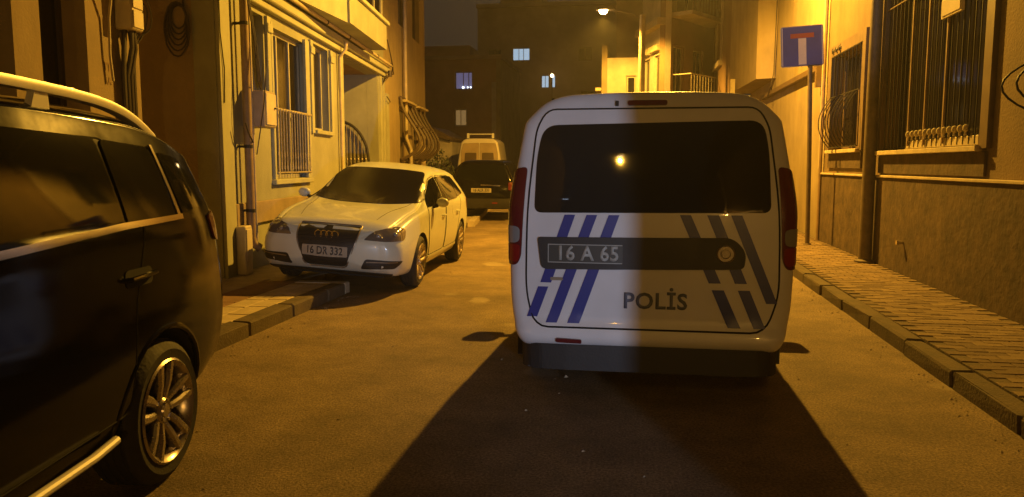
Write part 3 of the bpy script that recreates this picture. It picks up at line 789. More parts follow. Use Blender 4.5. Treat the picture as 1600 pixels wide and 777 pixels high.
# ================================================================== RIGHT: building I (near, ochre with bars); local x runs toward us, y into the wall
RZR = -math.pi/2
I = thing('barred_house', 'ochre house on the right with stone plinth and barred dark windows', 'house', (3.3, 14.5, 0), RZR, 'houses along the right side')
# u = 14.5 - Y
ih = [(.52, 2.30, 1.72, 3.28), (3.36, 6.42, 1.66, 3.95), (7.75, 9.4, 1.72, 3.3), (18.75, 22.6, 0, 2.7)]
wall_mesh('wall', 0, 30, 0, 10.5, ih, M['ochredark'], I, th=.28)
obj('plinth', boxbm(.004, 17.2, -.035, -.001, 0, 1.30), M['plinth'], I)
obj('plinth_cap', boxbm(.0, 17.2, -.06, -.001, 1.302, 1.335, bev=.006), M['kerblight'], I)
obj('roof', boxbm(0, 30, -.4, 6, 10.51, 10.8), M['brownwall'], I)
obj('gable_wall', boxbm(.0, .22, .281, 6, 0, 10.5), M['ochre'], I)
for k, h_ in enumerate(ih[:3]):
    wd = window(I, *h_, M['brownframe'] if k != 1 else M['darkframe'], M['glassdark'], y=.16, fr=.05, mull=[(h_[0]+h_[1])/2], back=M['darkcurtain'])
    s = .17; tb = mat('surround_brown', (.15, .10, .055), .85, var=.3, scale=4, bump=.3) if k != 1 else M['brownframe']
    obj('surround', boxbm(h_[0]-s, h_[0]-.002, -.05, -.001, h_[2]-.03, h_[3]+s), tb, wd); obj('surround', boxbm(h_[1]+.002, h_[1]+s, -.05, -.001, h_[2]-.03, h_[3]+s), tb, wd)
    obj('surround', boxbm(h_[0]-.0, h_[1]+.0, -.05, -.001, h_[3]+.002, h_[3]+s), tb, wd)
    obj('sill', boxbm(h_[0]-.05, h_[1]+.05, -.10, .15, h_[2]-.06, h_[2]-.004, bev=.006), M['kerblight'], wd)
    obj('apron', boxbm(h_[0]-.1, h_[1]+.1, -.03, -.001, h_[2]-.3, h_[2]-.064), M['plinth'], wd)
belly(I, .56, 2.26, 1.76, 3.26, 9, .18, M['iron'], rr=.008)
for k in range(3):
    sc = bmesh.new(); tube(sc, [(.62+.22*k+.05*math.cos(a*.6)*(1-a/26), -.07, 3.36+.05*math.sin(a*.6)*(1-a/26)) for a in range(20)], .008, 5); obj('scroll', sc, M['iron'], I, smooth=True)
belly(I, 7.7, 9.4, 1.85, 2.75, 8, .36, M['iron'], rr=.009)
# flat grille of the large window: bars, a top panel and a row of knobs at the foot
lg = bmesh.new(); tube(lg, [(3.38, -.03, 3.5), (6.20, -.03, 3.5)], .012, 6)
lgo = obj('grille', lg, M['brownframe'], I)
bar = bmesh.new(); tube(bar, [(0, -.03, 1.68), (0, -.03, 3.92)], .007, 6)
b0 = obj('bar', bar, M['iron'], lgo); b0.location.x = 3.48
for i in range(1, 21): c = b0.copy(); COL.objects.link(c); c.parent = lgo; c.location.x = 3.48+i*.14
kn = bmesh.new()
lathe(kn, [(1.765, .012), (1.80, .010), (1.815, .026), (1.84, .030), (1.865, .022), (1.88, 0)], 10, 'z')
k0 = obj('knob', kn, M['palepipe'], lgo, smooth=True); k0.location = (4.45, -.05, 0)
for i in range(1, 13): c = k0.copy(); COL.objects.link(c); c.parent = lgo; c.location = (4.45+i*.138, -.05, 0)
obj('foot_board', boxbm(4.30, 6.36, -.03, .02, 1.665, 1.76, bev=.004), M['palepipe'], lgo)
for x in (4.42, 4.94, 5.50): obj('post', boxbm(x-.012, x+.012, -.055, -.035, 1.70, 3.92), M['pipe'], lgo)
bl = thing('air_vent', 'small pale box fixed high inside the large barred window', 'vent box', (3.3, 8.85, 3.02), RZR)
obj('case', boxbm(-.22, .30, -.10, -.07, .0, .20), M['boxpale'], bl); obj('cover', boxbm(-.2, .28, -.11, -.101, .02, .18), M['boxgrey'], bl)
obj('lintel_awning', boxbm(3.1, 6.5, -.28, -.052, 3.97, 4.1), M['brownframe'], I)
# gas tap on the plinth
gt = bmesh.new(); tube(gt, [(3.26, 10.05, .52), (3.20, 10.05, .52)], .018, 8); lathe(gt, [(3.18, .03), (3.21, .03)], 8, 'x', (0, 10.05, .52))
tag(obj('wall_tap', gt, M['chrome'], None, smooth=True), 'small metal tap sticking out of the stone plinth', 'tap')
# recess added behind the viewer; its jamb cuts the cool beam on the van
obj('added_recess_side', boxbm(18.6, 18.748, .282, 2.5, 0, 2.7), M['pale'], I); obj('added_recess_side', boxbm(22.602, 22.8, .282, 2.5, 0, 2.7), M['pale'], I)
obj('added_recess_back', boxbm(18.6, 22.8, 2.502, 2.7, 0, 2.9), M['pale'], I); obj('added_recess_ceiling', boxbm(18.6, 22.8, .282, 2.5, 2.702, 2.9), M['pale'], I)
# pipes and cables at the corner
rp = thing('corner_pipe', 'thin dark pipe at the far corner of the right hand ochre house', 'pipe', (3.24, 14.46, 0), RZR)
bm = bmesh.new(); tube(bm, [(0, 0, .12), (0, 0, 10)], .03, 8); obj('pipe', bm, M['pipe'], rp, smooth=True)
bm = bmesh.new(); tube(bm, [(-.09, .0, 1.4), (-.09, .0, 10)], .02, 8); obj('conduit', bm, M['palepipe'], rp, smooth=True)

# ================================================================== RIGHT: building H (next, with jetty), G, F, K
Hh = thing('jettied_house', 'yellowish house with overhanging upper floor beyond the dead end sign', 'house', (3.36, 22.5, 0), RZR, 'houses along the right side')
wall_mesh('wall', -1.84, 7.98, 0, 11, [(4.4, 6.2, 5.0, 6.6)], M['ochre'], Hh, th=.25)
obj('band', boxbm(.9, 7.3, -.12, -.001, 3.20, 3.30), M['brownframe'], Hh)
obj('band', boxbm(7.3, 7.42, -.12, -.001, 2.9, 3.30), M['brownframe'], Hh)
window(Hh, 4.4, 6.2, 5.0, 6.6, M['woodframe'], M['glassdark'], y=.12, mull=[5.3], back=M['darkcurtain'])
jb = bmesh.new(); prism(jb, [(-1.8, -.001), (-1.8, -.62), (2.3, -.45), (2.45, -.001)], 3.6, 10.6); obj('overhang', jb, M['beige'], Hh)
obj('bracket', boxbm(-.6, -.45, -.75, -.62, 3.5, 3.9), M['kerblight'], Hh)
bm = bmesh.new(); tube(bm, [(2.6, -.05, 10), (2.62, -.06, 5.5), (2.55, -.07, 3.7), (2.7, -.15, 3.4), (2.5, -.1, 3.3)], .014, 6)
tube(bm, [(2.5, -.08, 3.55), (2.8, -.18, 3.35), (2.6, -.2, 3.15), (2.4, -.12, 3.3)], .014, 6)
hc = obj('wall_cable', bm, M['cable'], None, smooth=True); hc.location = (3.36, 22.5, 0); hc.rotation_euler = (0, 0, RZR); tag(hc, 'dark cable hanging down the wall of the jettied house behind the sign', 'cable')

Gg = thing('brown_house', 'dim brown upper facade with one tall framed window beyond the jettied house', 'house', (2.95, 33.5, 0), RZR, 'houses along the right side')
wall_mesh('wall', 0, 9.15, 0, 12, [(3.0, 4.6, 5.3, 7.2), (5.9, 6.9, 8.6, 10.2)], M['brownwall'], Gg)
g1 = window(Gg, 3.0, 4.6, 5.3, 7.2, M['woodframe'], M['glassdark'], y=.1, fr=.12, mull=[3.8], back=M['darkcurtain'])
for a in (2.75, 4.62): obj('surround', boxbm(a, a+.22, -.06, -.001, 5.2, 7.3), M['pale'], g1)
obj('sill', boxbm(2.7, 4.9, -.14, -.001, 5.0, 5.18), M['pale'], g1)
window(Gg, 5.9, 6.9, 8.6, 10.2, M['woodframe'], M['glassdark'], y=.1, mull=[6.4], back=M['darkcurtain'])
# F: angled house with balconies, then its lit flank with corniced windows
ang = math.atan2(31.8-28.6, 2.95-.95)
Ff = thing('balcony_house', 'brown house with slanting iron balconies facing down the street', 'house', (.95, 28.6, 0), ang, 'houses along the right side')
Lf = math.hypot(2.0, 3.2)
wall_mesh('wall', 0, Lf, 0, 12, [(.6, 1.4, 3.9, 5.8), (2.1, 2.9, 3.9, 5.8), (.8, 2.6, 7.0, 8.6)], M['brownwall'], Ff)
for h_ in ((.6, 1.4, 3.9, 5.8), (2.1, 2.9, 3.9, 5.8), (.8, 2.6, 7.0, 8.6)): window(Ff, *h_, M['woodframe'], M['glassdark'], y=.1, mull=[(h_[0]+h_[1])/2], back=M['darkcurtain'])
for z in (3.8, 6.9):
    obj('balcony_slab', boxbm(.3, 3.3, -.9, -.001, z-.14, z), M['pale'], Ff)
    rl = bmesh.new(); tube(rl, [(.3, -.01, z+.9), (.3, -.88, z+.9), (3.3, -.88, z+.9), (3.3, -.01, z+.9)], .022, 6)
    ro = obj('balcony_rail', rl, M['paleiron'], Ff)
    for i in range(14):
        bm = bmesh.new(); tube(bm, [(.35+.22*i, -.88, z), (.35+.22*i, -.88, z+.9)], .011, 6); obj('baluster', bm, M['paleiron'], ro)
ang2 = math.atan2(28.6-31.4, .95-.15); Lk = math.hypot(.8, 2.8)
F2 = thing('corner_house', 'narrow lit house flank with corniced windows behind the bright lamp pole', 'house', (.15, 31.4, 0), ang2, 'houses along the right side')
wall_mesh('wall', 0, Lk, 0, 8.0, [(.3, 1.1, 3.2, 5.5), (1.6, 2.4, 3.2, 5.5)], M['pale'], F2)
for h_ in ((.3, 1.1, 3.2, 5.5), (1.6, 2.4, 3.2, 5.5)):
    wk = window(F2, *h_, M['woodframe'], M['glassdark'], y=.1, mull=[(h_[0]+h_[1])/2], back=M['darkcurtain'])
    obj('cornice', boxbm(h_[0]-.15, h_[1]+.15, -.2, -.001, 5.62, 5.82), M['kerblight'], wk)
obj('eave', boxbm(0, Lk, -.3, -.001, 6.45, 6.7), M['kerblight'], F2)
K = thing('pale_house', 'brightly lit pale house end wall left of the bright lamp pole', 'house', (-1.2, 31.4, 0), 0, 'houses at the end of the street')
wall_mesh('wall', 0, 1.34, 0, 5.7, [(.75, 1.15, 3.6, 5.0)], M['pale'], K)
window(K, .75, 1.15, 3.6, 5.0, M['woodframe'], M['glassdark'], y=.1, fr=.08, back=M['curtain'])
obj('side_wall', boxbm(-.22, -.002, 0, 6, 0, 6.2), M['beige'], K); obj('cornice', boxbm(-.45, -.222, -.3, 1.2, 4.4, 4.52), M['kerblight'], K)
obj('upper_wall', boxbm(.3, 3.2, 1.2, 6, 5.71, 10), M['greywall'], K)
obj('roof', boxbm(-.3, 1.34, -.08, 6, 5.702, 5.9) if False else boxbm(0, 1.34, .222, 6, 5.45, 5.69), M['greywall'], K)

# ================================================================== END OF THE STREET
D = thing('brown_block', 'three storey dark brown block with a dim violet lit window', 'apartment block', (-13.6, 46, 0), 0, 'houses at the end of the street')
dh = [(2.72, 3.80, 6.0, 7.05), (2.66, 3.45, 3.8, 4.85)]
wall_mesh('wall', 0, 5.25, 0, 7.75, dh, M['blockbrown'], D)
wa = window(D, *dh[0], M['brownframe'], M['litdim'], y=.1, fr=.06, mull=[3.22, 3.55])
for x, s in ((3.22, .07), (3.50, .045), (3.68, .045)):
    bm = bmesh.new(); bmesh.ops.create_uvsphere(bm, u_segments=10, v_segments=6, radius=s, matrix=Matrix.Translation((x, .04, 6.12))); obj('bulb', bm, M['litwhite'], wa, smooth=True)
window(D, *dh[1], mat('lit_frame', (.5, .42, .3), .7), mat('lit_curtain_warm', (.4, .3, .2), .8, emit=(.36, .22, .08), estr=.5), y=.1, fr=.08, mull=[3.05], back=M['darkcurtain'])
obj('side_wall', boxbm(5.252, 5.5, 0, 8, 0, 7.75), M['beige'], D); obj('lit_corner_strip', boxbm(4.98, 5.25, -.06, -.001, 0, 6.4), M['pale'], D)  # strip paler than the wall: lamp light on this edge put into colour
obj('parapet', boxbm(-.1, 5.6, -.12, 8, 7.76, 8.0), M['blockgrey'], D); obj('roof_hut', boxbm(.3, 3.2, 2, 5, 8.01, 8.9), M['blockbrown'], D)
Ee = thing('tall_block', 'tall dark apartment block closing the street with lit pale blue windows', 'apartment block', (-12.1, 60, 0), 0, 'houses at the end of the street')
eh = [(2.5, 3.85, 9.5, 10.45), (4.75, 5.35, 7.4, 8.35), (5.55, 5.85, 7.4, 8.35), (7.6, 8.6, 9.4, 10.4), (.6, 1.6, 9.4, 10.4), (1.0, 2.0, 6.4, 7.3), (7.8, 8.8, 6.2, 7.1)]
wall_mesh('wall', 0, 16, 0, 13.5, eh, M['blockgrey'], Ee)
for i, h_ in enumerate(eh):
    window(Ee, *h_, M['woodframe'] if i < 3 else M['brownframe'], M['litblue'] if i < 3 else M['glassdark'], y=.08, fr=.05 if i < 3 else .06, mull=[h_[0]+(h_[1]-h_[0])*f for f in ((.36, .63) if i == 0 else ((.5,) if i != 2 else ()))], back=None if i < 3 else M['darkcurtain'])
obj('roof', boxbm(-.3, 16.3, -.3, 10, 13.51, 13.8), M['blockgrey'], Ee); obj('side_wall', boxbm(-.25, -.002, 0, 10, 0, 13.5), M['blockgrey'], Ee)
obj('roof_hut', boxbm(1.2, 4.5, 2, 6, 13.81, 15.2), M['blockbrown'], Ee)
Sh = thing('low_shed', 'low pale shed with a sagging dark roof at the left end of the street', 'shed', (-9.9, 36, 0), 0)
wall_mesh('wall', 0, 1.0, 0, 2.9, [], M['pale'], Sh)
obj('side_wall', boxbm(1.002, 1.2, 0, 3, 0, 2.6), M['pale'], Sh)
bm = bmesh.new(); prism(bm, [(-.15, 3.35), (.35, 3.25), (1.3, 2.75), (1.3, 2.62), (-.15, 2.92)], -.25, 3.0, axis='y'); obj('roof', bm, M['brownframe'], Sh)
obj('seam', boxbm(.48, .52, -.02, -.001, .3, 2.8), M['brownframe'], Sh)
Yw = thing('yard_wall', 'low pale yard wall with a small dark doorway beside the shed', 'wall', (-8.55, 38, 0), 0)
wall_mesh('wall', 0, 1.35, 0, 2.35, [(.15, .75, 0, 1.95)], M['pale'], Yw)
obj('door', boxbm(.16, .74, .1, .14, 0, 1.94), M['brownframe'], Yw)

def shrub(x, y, h, r, n, seed, label):
    random.seed(seed); t = thing('dark_shrub', label, 'shrub', (x, y, 0), 0, 'shrubs at the end of the street')
    bm = bmesh.new(); 
    for k in range(5):
        a = random.uniform(0, 6.28); tube(bm, [(0, 0, 0), (.3*r*math.cos(a), .3*r*math.sin(a), h*.4), (.7*r*math.cos(a), .7*r*math.sin(a), h*.75)], [.03, .02, .01], 5)
    obj('stem', bm, M['bark'], t)
    bm = bmesh.new()
    for i in range(n):
        a = random.uniform(0, 6.28); q = random.random()**.5*r; z = random.uniform(.15, 1)*h*(1-.5*(q/r)**2)
        c = Vector((q*math.cos(a), q*math.sin(a), z)); m_ = Matrix.Rotation(random.uniform(0, 6.28), 4, Vector((random.random(), random.random(), random.random())).normalized())
        s = random.uniform(.05, .11); vs = [bm.verts.new(c+m_@Vector(p)) for p in ((-s, 0, 0), (0, -s*.5, 0), (s, 0, 0), (0, s*.5, 0))]; bm.faces.new(vs)
    o = obj('foliage', bm, M['leafdark'], t, recalc=False); stuff(o)
shrub(-7.6, 27.6, 1.9, .6, 700, 3, 'dark shrub against the end of the ochre house')
shrub(-8.1, 31.5, 2.1, .7, 800, 4, 'dark bushy shrub in front of the low pale shed')
random.seed(11)

# ================================================================== SIGN, LAMPS
sg = thing('road_sign', 'tilted blue square dead end sign with red and white T on a brown post', 'road sign', (2.86, 13.6, .12), 0)
bm = bmesh.new(); tube(bm, [(.03, 0, 0), (.0, 0, 1.6), (-.06, 0, 3.60)], .038, 12); lathe(bm, [(0, .07), (.03, .06)], 12, 'z', (.03, 0, 0)); obj('post', bm, M['postpaint'], sg, smooth=True)
rotm = Matrix.Rotation(R(-3.2), 4, 'Y')
pl = boxbm(-.325, .325, -.055, -.043, -.315, .315); bm = bmesh.new()
def signpart(name, bm, m, parent):
    for v in bm.verts: v.co = rotm @ v.co + Vector((-.19, 0, 3.30))
    return obj(name, bm, m, parent)
bm = bmesh.new(); prism(bm, rnd([(-.325, -.315), (.325, -.315), (.325, .315), (-.325, .315)], .03), -.058, -.046, axis='y'); face = signpart('plate', bm, M['signblue'], sg)
bm = bmesh.new(); prism(bm, rnd([(-.338, -.328), (.338, -.328), (.338, .328), (-.338, .328)], .035), -.045, -.038, axis='y'); signpart('rim', bm, M['signback'], face)
bd = bmesh.new(); o_, i_ = .318, .308
for a in ((-o_, o_, -.060, -.0582, i_, o_-.01), (-o_, o_, -.060, -.0582, -o_+.01, -i_), (-o_, -i_, -.060, -.0582, -i_, i_), (i_, o_, -.060, -.0582, -i_, i_)): box(bd, *a)
signpart('border', bd, M['signwhite'], face)
signpart('stem_mark', boxbm(-.062, .062, -.062, -.0582, -.30, .125), M['signwhite'], face)
signpart('bar_mark', boxbm(-.185, .185, -.064, -.0582, .13, .205), M['signred'], face)
bm = bmesh.new(); box(bm, -.09, .13, -.045, .05, 2.98, 3.02); box(bm, -.09, .13, -.045, .05, 3.38, 3.42); obj('bracket', bm, M['signback'], sg)

def street_lamp(loc, head, label, power, pole_r=.075, pm=None, lens=None, hgt=None, radius=.10, cone=172, lsc=(.15, .09, .07), tilt=0):
    """pole at loc, head (world) at the end of an arm"""
    t = thing('street_lamp', label, 'street lamp', loc, 0, 'street lamps')
    hx, hy, hz = head[0]-loc[0], head[1]-loc[1], head[2]-loc[2]
    bm = bmesh.new(); lathe(bm, [(0, pole_r*2), (.03, pole_r*2), (.05, pole_r*1.25), (.5, pole_r*1.2), (hgt or hz-.15, pole_r*.8)], 16, 'z'); obj('pole', bm, pm or M['poleconc'], t, smooth=True)
    zz = (hgt or hz-.15)-.15
    bm = bmesh.new(); tube(bm, [(0, 0, zz), (hx*.3, hy*.3, zz+.22), (hx*.92, hy*.92, hz+.06)], .028, 8); obj('arm', bm, M['lamphead'], t, smooth=True)
    d = Vector((hx, hy, 0)); d.normalize(); a = math.atan2(d.y, d.x)
    hb = bmesh.new(); mt = Matrix.Translation((hx, hy, hz)) @ Matrix.Rotation(a, 4, 'Z')
    prism(hb, [(-.35, .10), (-.30, .16), (.05, .17), (.27, .10), (.30, .045), (-.35, .045)], -.13, .13, axis='y')
    for v in hb.verts: v.co = mt @ v.co
    hd = obj('lamp_head', hb, M['lamphead'], t)
    lb = bmesh.new(); bmesh.ops.create_uvsphere(lb, u_segments=16, v_segments=10, radius=1, matrix=Matrix.Diagonal((*lsc, 1)))
    for v in lb.verts: v.co = mt @ (v.co + Vector((.05, 0, .035)))
    obj('lens', lb, lens or M['lens'], hd, smooth=True)
    ld = bpy.data.lights.new('lamp_light', 'SPOT'); ld.energy = power; ld.color = SODIUM; ld.shadow_soft_size = radius; ld.spot_size = R(cone); ld.spot_blend = .35
    lo = bpy.data.objects.new('lamp_light', ld); COL.objects.link(lo); lo.parent = t; lo.location = (hx+.05*d.x, hy+.05*d.y, hz-.06-radius); lo.rotation_euler = (R(tilt), 0, 0)
    return t
up = thing('utility_pole', 'tall brown steel pole against the right wall between the two barred windows', 'pole', (3.16, 11.25, .12))
bm = bmesh.new(); lathe(bm, [(0, .135), (.03, .135), (.05, .09), (.5, .086), (8.2, .06)], 16, 'z'); obj('shaft', bm, M['postpaint'], up, smooth=True)
bm = bmesh.new(); tube(bm, [(-.5, 0, 8.0), (.1, 0, 8.0)], .03, 6); obj('crossbar', bm, M['lamphead'], up)
street_lamp((3.26, 14.3, 6.0), (.62, 14.2, 6.6), 'street lamp on a wall bracket high over the road by the police van', LAMP_MAIN, pole_r=.04, radius=.05, pm=M['postpaint'], hgt=.6)
street_lamp((.13, 27.0, 0), (-1.14, 27.0, 6.66), 'glowing street lamp on an arm from a bright pole above the van', LAMP_FAR, pole_r=.12, radius=.12, cone=142, tilt=16, lsc=(.15, .12, .13))
street_lamp((3.16, -9.0, .12), (-.4, -9.0, 7.1), 'street lamp behind the viewer mirrored in the rear window of the van', LAMP_BACK, radius=.03, lens=M['lens3'], lsc=(.075, .05, .04))
fl = thing('wall_lamp', 'small glowing lamp on a pole in front of the tall block', 'lamp', (-6.35, 58.5, 0), 0)
bm = bmesh.new(); tube(bm, [(0, 0, 0), (0, 0, 8.0)], .035, 8); obj('pole', bm, M['lamphead'], fl)
bm = bmesh.new(); bmesh.ops.create_uvsphere(bm, u_segments=12, v_segments=8, radius=.13, matrix=Matrix.Translation((0, 0, 8.15))); obj('bulb', bm, M['lens2'], fl, smooth=True)
# stand-in for the unseen cool source lighting the van, set in the added recess
cl = thing('unseen_cool_lamp', 'unseen cool white lamp behind the viewer, source of the cool light on the van', 'lamp', (4.3, -7.0, .95), 0)
bm = bmesh.new(); tube(bm, [(0, 0, -.9), (0, 0, .06)], .014, 8); lathe(bm, [(.06, .05), (.02, .10)], 12, 'z'); obj('fitting', bm, M['lamphead'], cl)
bm = bmesh.new(); bmesh.ops.create_uvsphere(bm, u_segments=10, v_segments=6, radius=.035); obj('bulb', bm, mat('cool_bulb', (1, 1, 1), .4, emit=(.72, .82, 1), estr=60), cl)
ld = bpy.data.lights.new('unseen_cool_light', 'SPOT'); ld.spot_size = R(19); ld.spot_blend = .6; ld.energy = COOL; ld.color = (.55, .70, 1.0); ld.shadow_soft_size = .022
lo = bpy.data.objects.new('unseen_cool_light', ld); COL.objects.link(lo); lo.parent = cl; lo.location = (0, .05, -.05); lo.rotation_euler = (Vector((-.35, 4.75, 1.35))-Vector((4.3, -6.95, .90))).to_track_quat('-Z', 'Y').to_euler()

pl2 = thing('warm_fill_lamp', 'unseen warm lamp added behind the viewer to brighten the right half of the van', 'lamp', (3.29, -8.0, 2.3), 0)  # added fill lamp, warms the right half of the van's rear
bm = bmesh.new(); tube(bm, [(0, 0, .0), (-.28, 0, .05), (-.32, 0, -.02)], .012, 8); lathe(bm, [(-.02, .03), (-.05, .075), (-.07, .07)], 12, 'z', (-.32, 0, 0)); obj('bracket', bm, M['lamphead'], pl2)
bm = bmesh.new(); bmesh.ops.create_uvsphere(bm, u_segments=10, v_segments=6, radius=.05, matrix=Matrix.Translation((-.32, 0, -.11))); obj('bulb', bm, mat('warm_bulb', (1, .8, .5), .4, emit=(1, .55, .18), estr=20), pl2)
ld = bpy.data.lights.new('warm_fill_light', 'POINT'); ld.energy = WARM_FILL; ld.color = (1.0, .52, .10); ld.shadow_soft_size = .06
lo = bpy.data.objects.new('warm_fill_light', ld); COL.objects.link(lo); lo.parent = pl2; lo.location = (-.32, .0, -.24)

fl2 = thing('sign_fill_lamp', 'unseen cool spot lamp added behind the viewer to light the road sign', 'lamp', (-2.72, -7.0, 4.1), 0)  # added cool spot, its narrow beam aimed only at the road sign
bm = bmesh.new(); box(bm, -.09, .09, -.05, .03, -.06, .06, bev=.01); tube(bm, [(-.25, -.05, 0), (0, -.03, 0)], .015, 6); obj('housing', bm, M['lamphead'], fl2)
obj('lens', boxbm(-.07, .07, .031, .036, -.045, .045), mat('cool_bulb2', (1, 1, 1), .4, emit=(.6, .75, 1), estr=8), fl2)
ld = bpy.data.lights.new('sign_fill_light', 'SPOT'); ld.energy = SIGN_FILL; ld.color = (.55, .68, 1.0); ld.spot_size = R(9); ld.spot_blend = .8; ld.shadow_soft_size = .04
lo = bpy.data.objects.new('sign_fill_light', ld); COL.objects.link(lo); lo.parent = fl2; lo.location = (0, .09, 0); lo.rotation_euler = (Vector((2.67, 13.6, 3.42))-Vector((-2.72, -6.9, 4.1))).to_track_quat('-Z', 'Y').to_euler()

# ================================================================== POLICE VAN (rear toward us)
van = thing('police_van', 'white police van seen from behind with blue slanting stripes and POLIS lettering', 'police van', (.083, 4.75, 0), 0)
K_ = dict(
 zb=[(0, .325), (.30, .325), (1.3, .23), (3.5, .22), (4.2, .26)],
 xs=[(0, .805), (.4, .825), (3.6, .82), (4.2, .72)],
 zm=[(0, .80), (3, .75), (4.2, .62)],
 xm=[(0, .866), (.4, .870), (3.2, .870), (3.9, .84), (4.2, .76)],
 zl=[(0, 1.22), (2.8, 1.20), (3.4, 1.02), (4.2, .80)],
 xb=[(0, .872), (.5, .872), (3.0, .86), (3.6, .80), (4.2, .70)],
 zr=[(0, 1.75), (2.3, 1.78), (2.75, 1.62), (3.2, 1.14), (3.7, .96), (4.2, .80)],
 xr=[(0, .775), (2.3, .76), (2.8, .72), (3.2, .73), (3.7, .68), (4.2, .6)],
 zt=[(0, 1.92), (.4, 1.935), (2.2, 1.91), (2.6, 1.82), (2.95, 1.50), (3.3, 1.15), (3.75, 1.02), (4.05, .93), (4.2, .84)])
bm = car_shell(4.2, K_, lerp_fn([(0, -.02), (.30, -.04), (.42, -.045), (.50, -.005), (.9, 0), (1.15, .005), (1.45, .045), (1.75, .095), (1.9, .14)]), lerp_fn([(.2, 0), (.5, .04), (.9, -.08), (1.1, -.3)]), rr=.075, rf=.2, nst=40, crown=(.03, .05), lsh=.55)
vb, bv = finish_body(bm, M['policewhite'], van, [(.80, .31), (3.38, .31)], .365)
# lower black bumper
bm = bmesh.new(); half = [(.50, -.036), (.66, -.028), (.735, -.004), (.785, .05), (.80, .16), (.80, .30)]
prism(bm, rnd([(-a, b) for a, b in half[::-1]] + half + [(.70, .30), (.66, .10), (-.66, .10), (-.70, .30)], .02, 2), .19, .352)
bmesh.ops.bevel(bm, geom=bm.edges[:], offset=.012, segments=2, affect='EDGES')
obj('bumper', bm, M['blackplastic'], van, smooth=True)
conform('reflector', rnd([(-.56, .375), (-.40, .370), (-.40, .392), (-.56, .398)], .01), bv, 'rear', .018, M['darkredlens'], van, step=.05)
# tailgate skin
tg = panel('tailgate', [(-.755, .68), (-.70, .46), (.70, .46), (.775, .68), (.765, 1.20), (.70, 1.70), (.635, 1.815), (-.635, 1.815), (-.70, 1.70), (-.75, 1.2)], bv, 'rear', M['policewhite'], van, r=[.12, .09, .09, .12, .3, .12, .12, .12, .12, .3], off=.004, gapw=.006, step=.025)
conform('rear_window', rnd([(-.705, 1.175), (.715, 1.185), (.70, 1.55), (.665, 1.735), (-.655, 1.715), (-.695, 1.52)], [.05, .05, .2, .09, .09, .2], 6), bv, 'rear', .008, M['vanglass'], van, step=.025, depth=.006)
# stripes: left group leans one way, right group the other
def stripe(xa, xb, za, xc, xd, zb2, m=M['blue']):
    conform('stripe', [(xa, za), (xb, za), (xd, zb2), (xc, zb2)], bv, 'rear', .0085, m, van, step=.05, depth=.002)
ox = -.083
def seg(t0, t1, top, bot):   # interpolate a stripe between z fractions
    (a, b, za), (c, d, zb2) = top, bot
    f = lambda t: (a+(c-a)*t+ox, b+(d-b)*t+ox, za+(zb2-za)*t)
    A_, B_ = f(t0), f(t1); stripe(A_[0], A_[1], A_[2], B_[0], B_[1], B_[2])
seg(0, .64, (-.43, -.365, 1.165), (-.665, -.595, .50)); seg(.70, 1, (-.43, -.365, 1.165), (-.665, -.60, .52))
seg(0, 1, (-.295, -.23, 1.165), (-.545, -.475, .485)); seg(0, 1, (-.16, -.095, 1.165), (-.41, -.335, .485))
seg(0, .60, (.265, .33, 1.17), (.565, .64, .485)); seg(.66, 1, (.265, .33, 1.17), (.565, .64, .485))
seg(0, .60, (.425, .495, 1.17), (.715, .785, .485)); seg(.66, 1, (.425, .495, 1.17), (.715, .785, .485))
seg(0, 1, (.565, .63, 1.17), (.785, .85, .64))
# plate garnish with number plate and badge
conform('garnish', rnd([(-.68, 1.025), (.50, 1.035), (.575, .95), (.565, .85), (.50, .845), (-.655, .825)], [.02, .08, .06, .05, .03, .04], 5), bv, 'rear', .022, M['blackplastic'], van, step=.06, depth=.02)
plt = conform('number_plate', rnd([(-.615, .985), (-.155, .985), (-.155, .868), (-.615, .868)], .01), bv, 'rear', .027, M['platedark'], van, step=.08, depth=.006)
bm = text_bm('16 A 65', .125, .003, sx=.92, space=1.05)
for v in bm.verts: v.co += Vector((-.37, .925, 0))
conform('digits', bm, bv, 'rear', .0285, M['plategrey'], plt, step=.1, depth=.001, smooth=False)
fbm = bmesh.new()
for a in ((-.613, -.157, .979, .984), (-.613, -.157, .869, .874), (-.613, -.608, .874, .979)): fbm.faces.new([fbm.verts.new(p) for p in ((a[0], a[2], 0), (a[1], a[2], 0), (a[1], a[3], 0), (a[0], a[3], 0))])
conform('plate_edge', fbm, bv, 'rear', .0285, M['plategrey'], plt, step=.1, depth=.001, smooth=False)
h_, n_, _, _ = bv.ray_cast(Vector((.455, -2, .94)), Vector((0, 1, 0)))
bd = bmesh.new(); lathe(bd, [(0, .055), (-.010, .055), (-.014, .050), (-.010, .046), (-.010, .0)], 24, 'y'); lathe(bd, [(-.010, .030), (-.015, .030), (-.016, .026), (-.011, .024)], 20, 'y')
for i in range(4): box(bd, -.020+.011*i, -.015+.011*i, -.014, -.009, -.018, .018)
bo = obj('badge', bd, M['gate'], van, smooth=True); bo.location = (h_.x, h_.y-.020, h_.z)
# POLİS lettering
bm = text_bm('POLİS', .138, .0035, sx=.98, space=1.08)
for v in bm.verts: v.co += Vector((.045, .635, 0))
conform('lettering', bm, bv, 'rear', .0085, M['letter'], van, step=.12, depth=.0015, smooth=False)
conform('script_mark', rnd([(-.60, .775), (-.52, .775), (-.52, .755), (-.60, .755)], .008), bv, 'rear', .0085, M['gate'], van, step=.1, depth=.002)
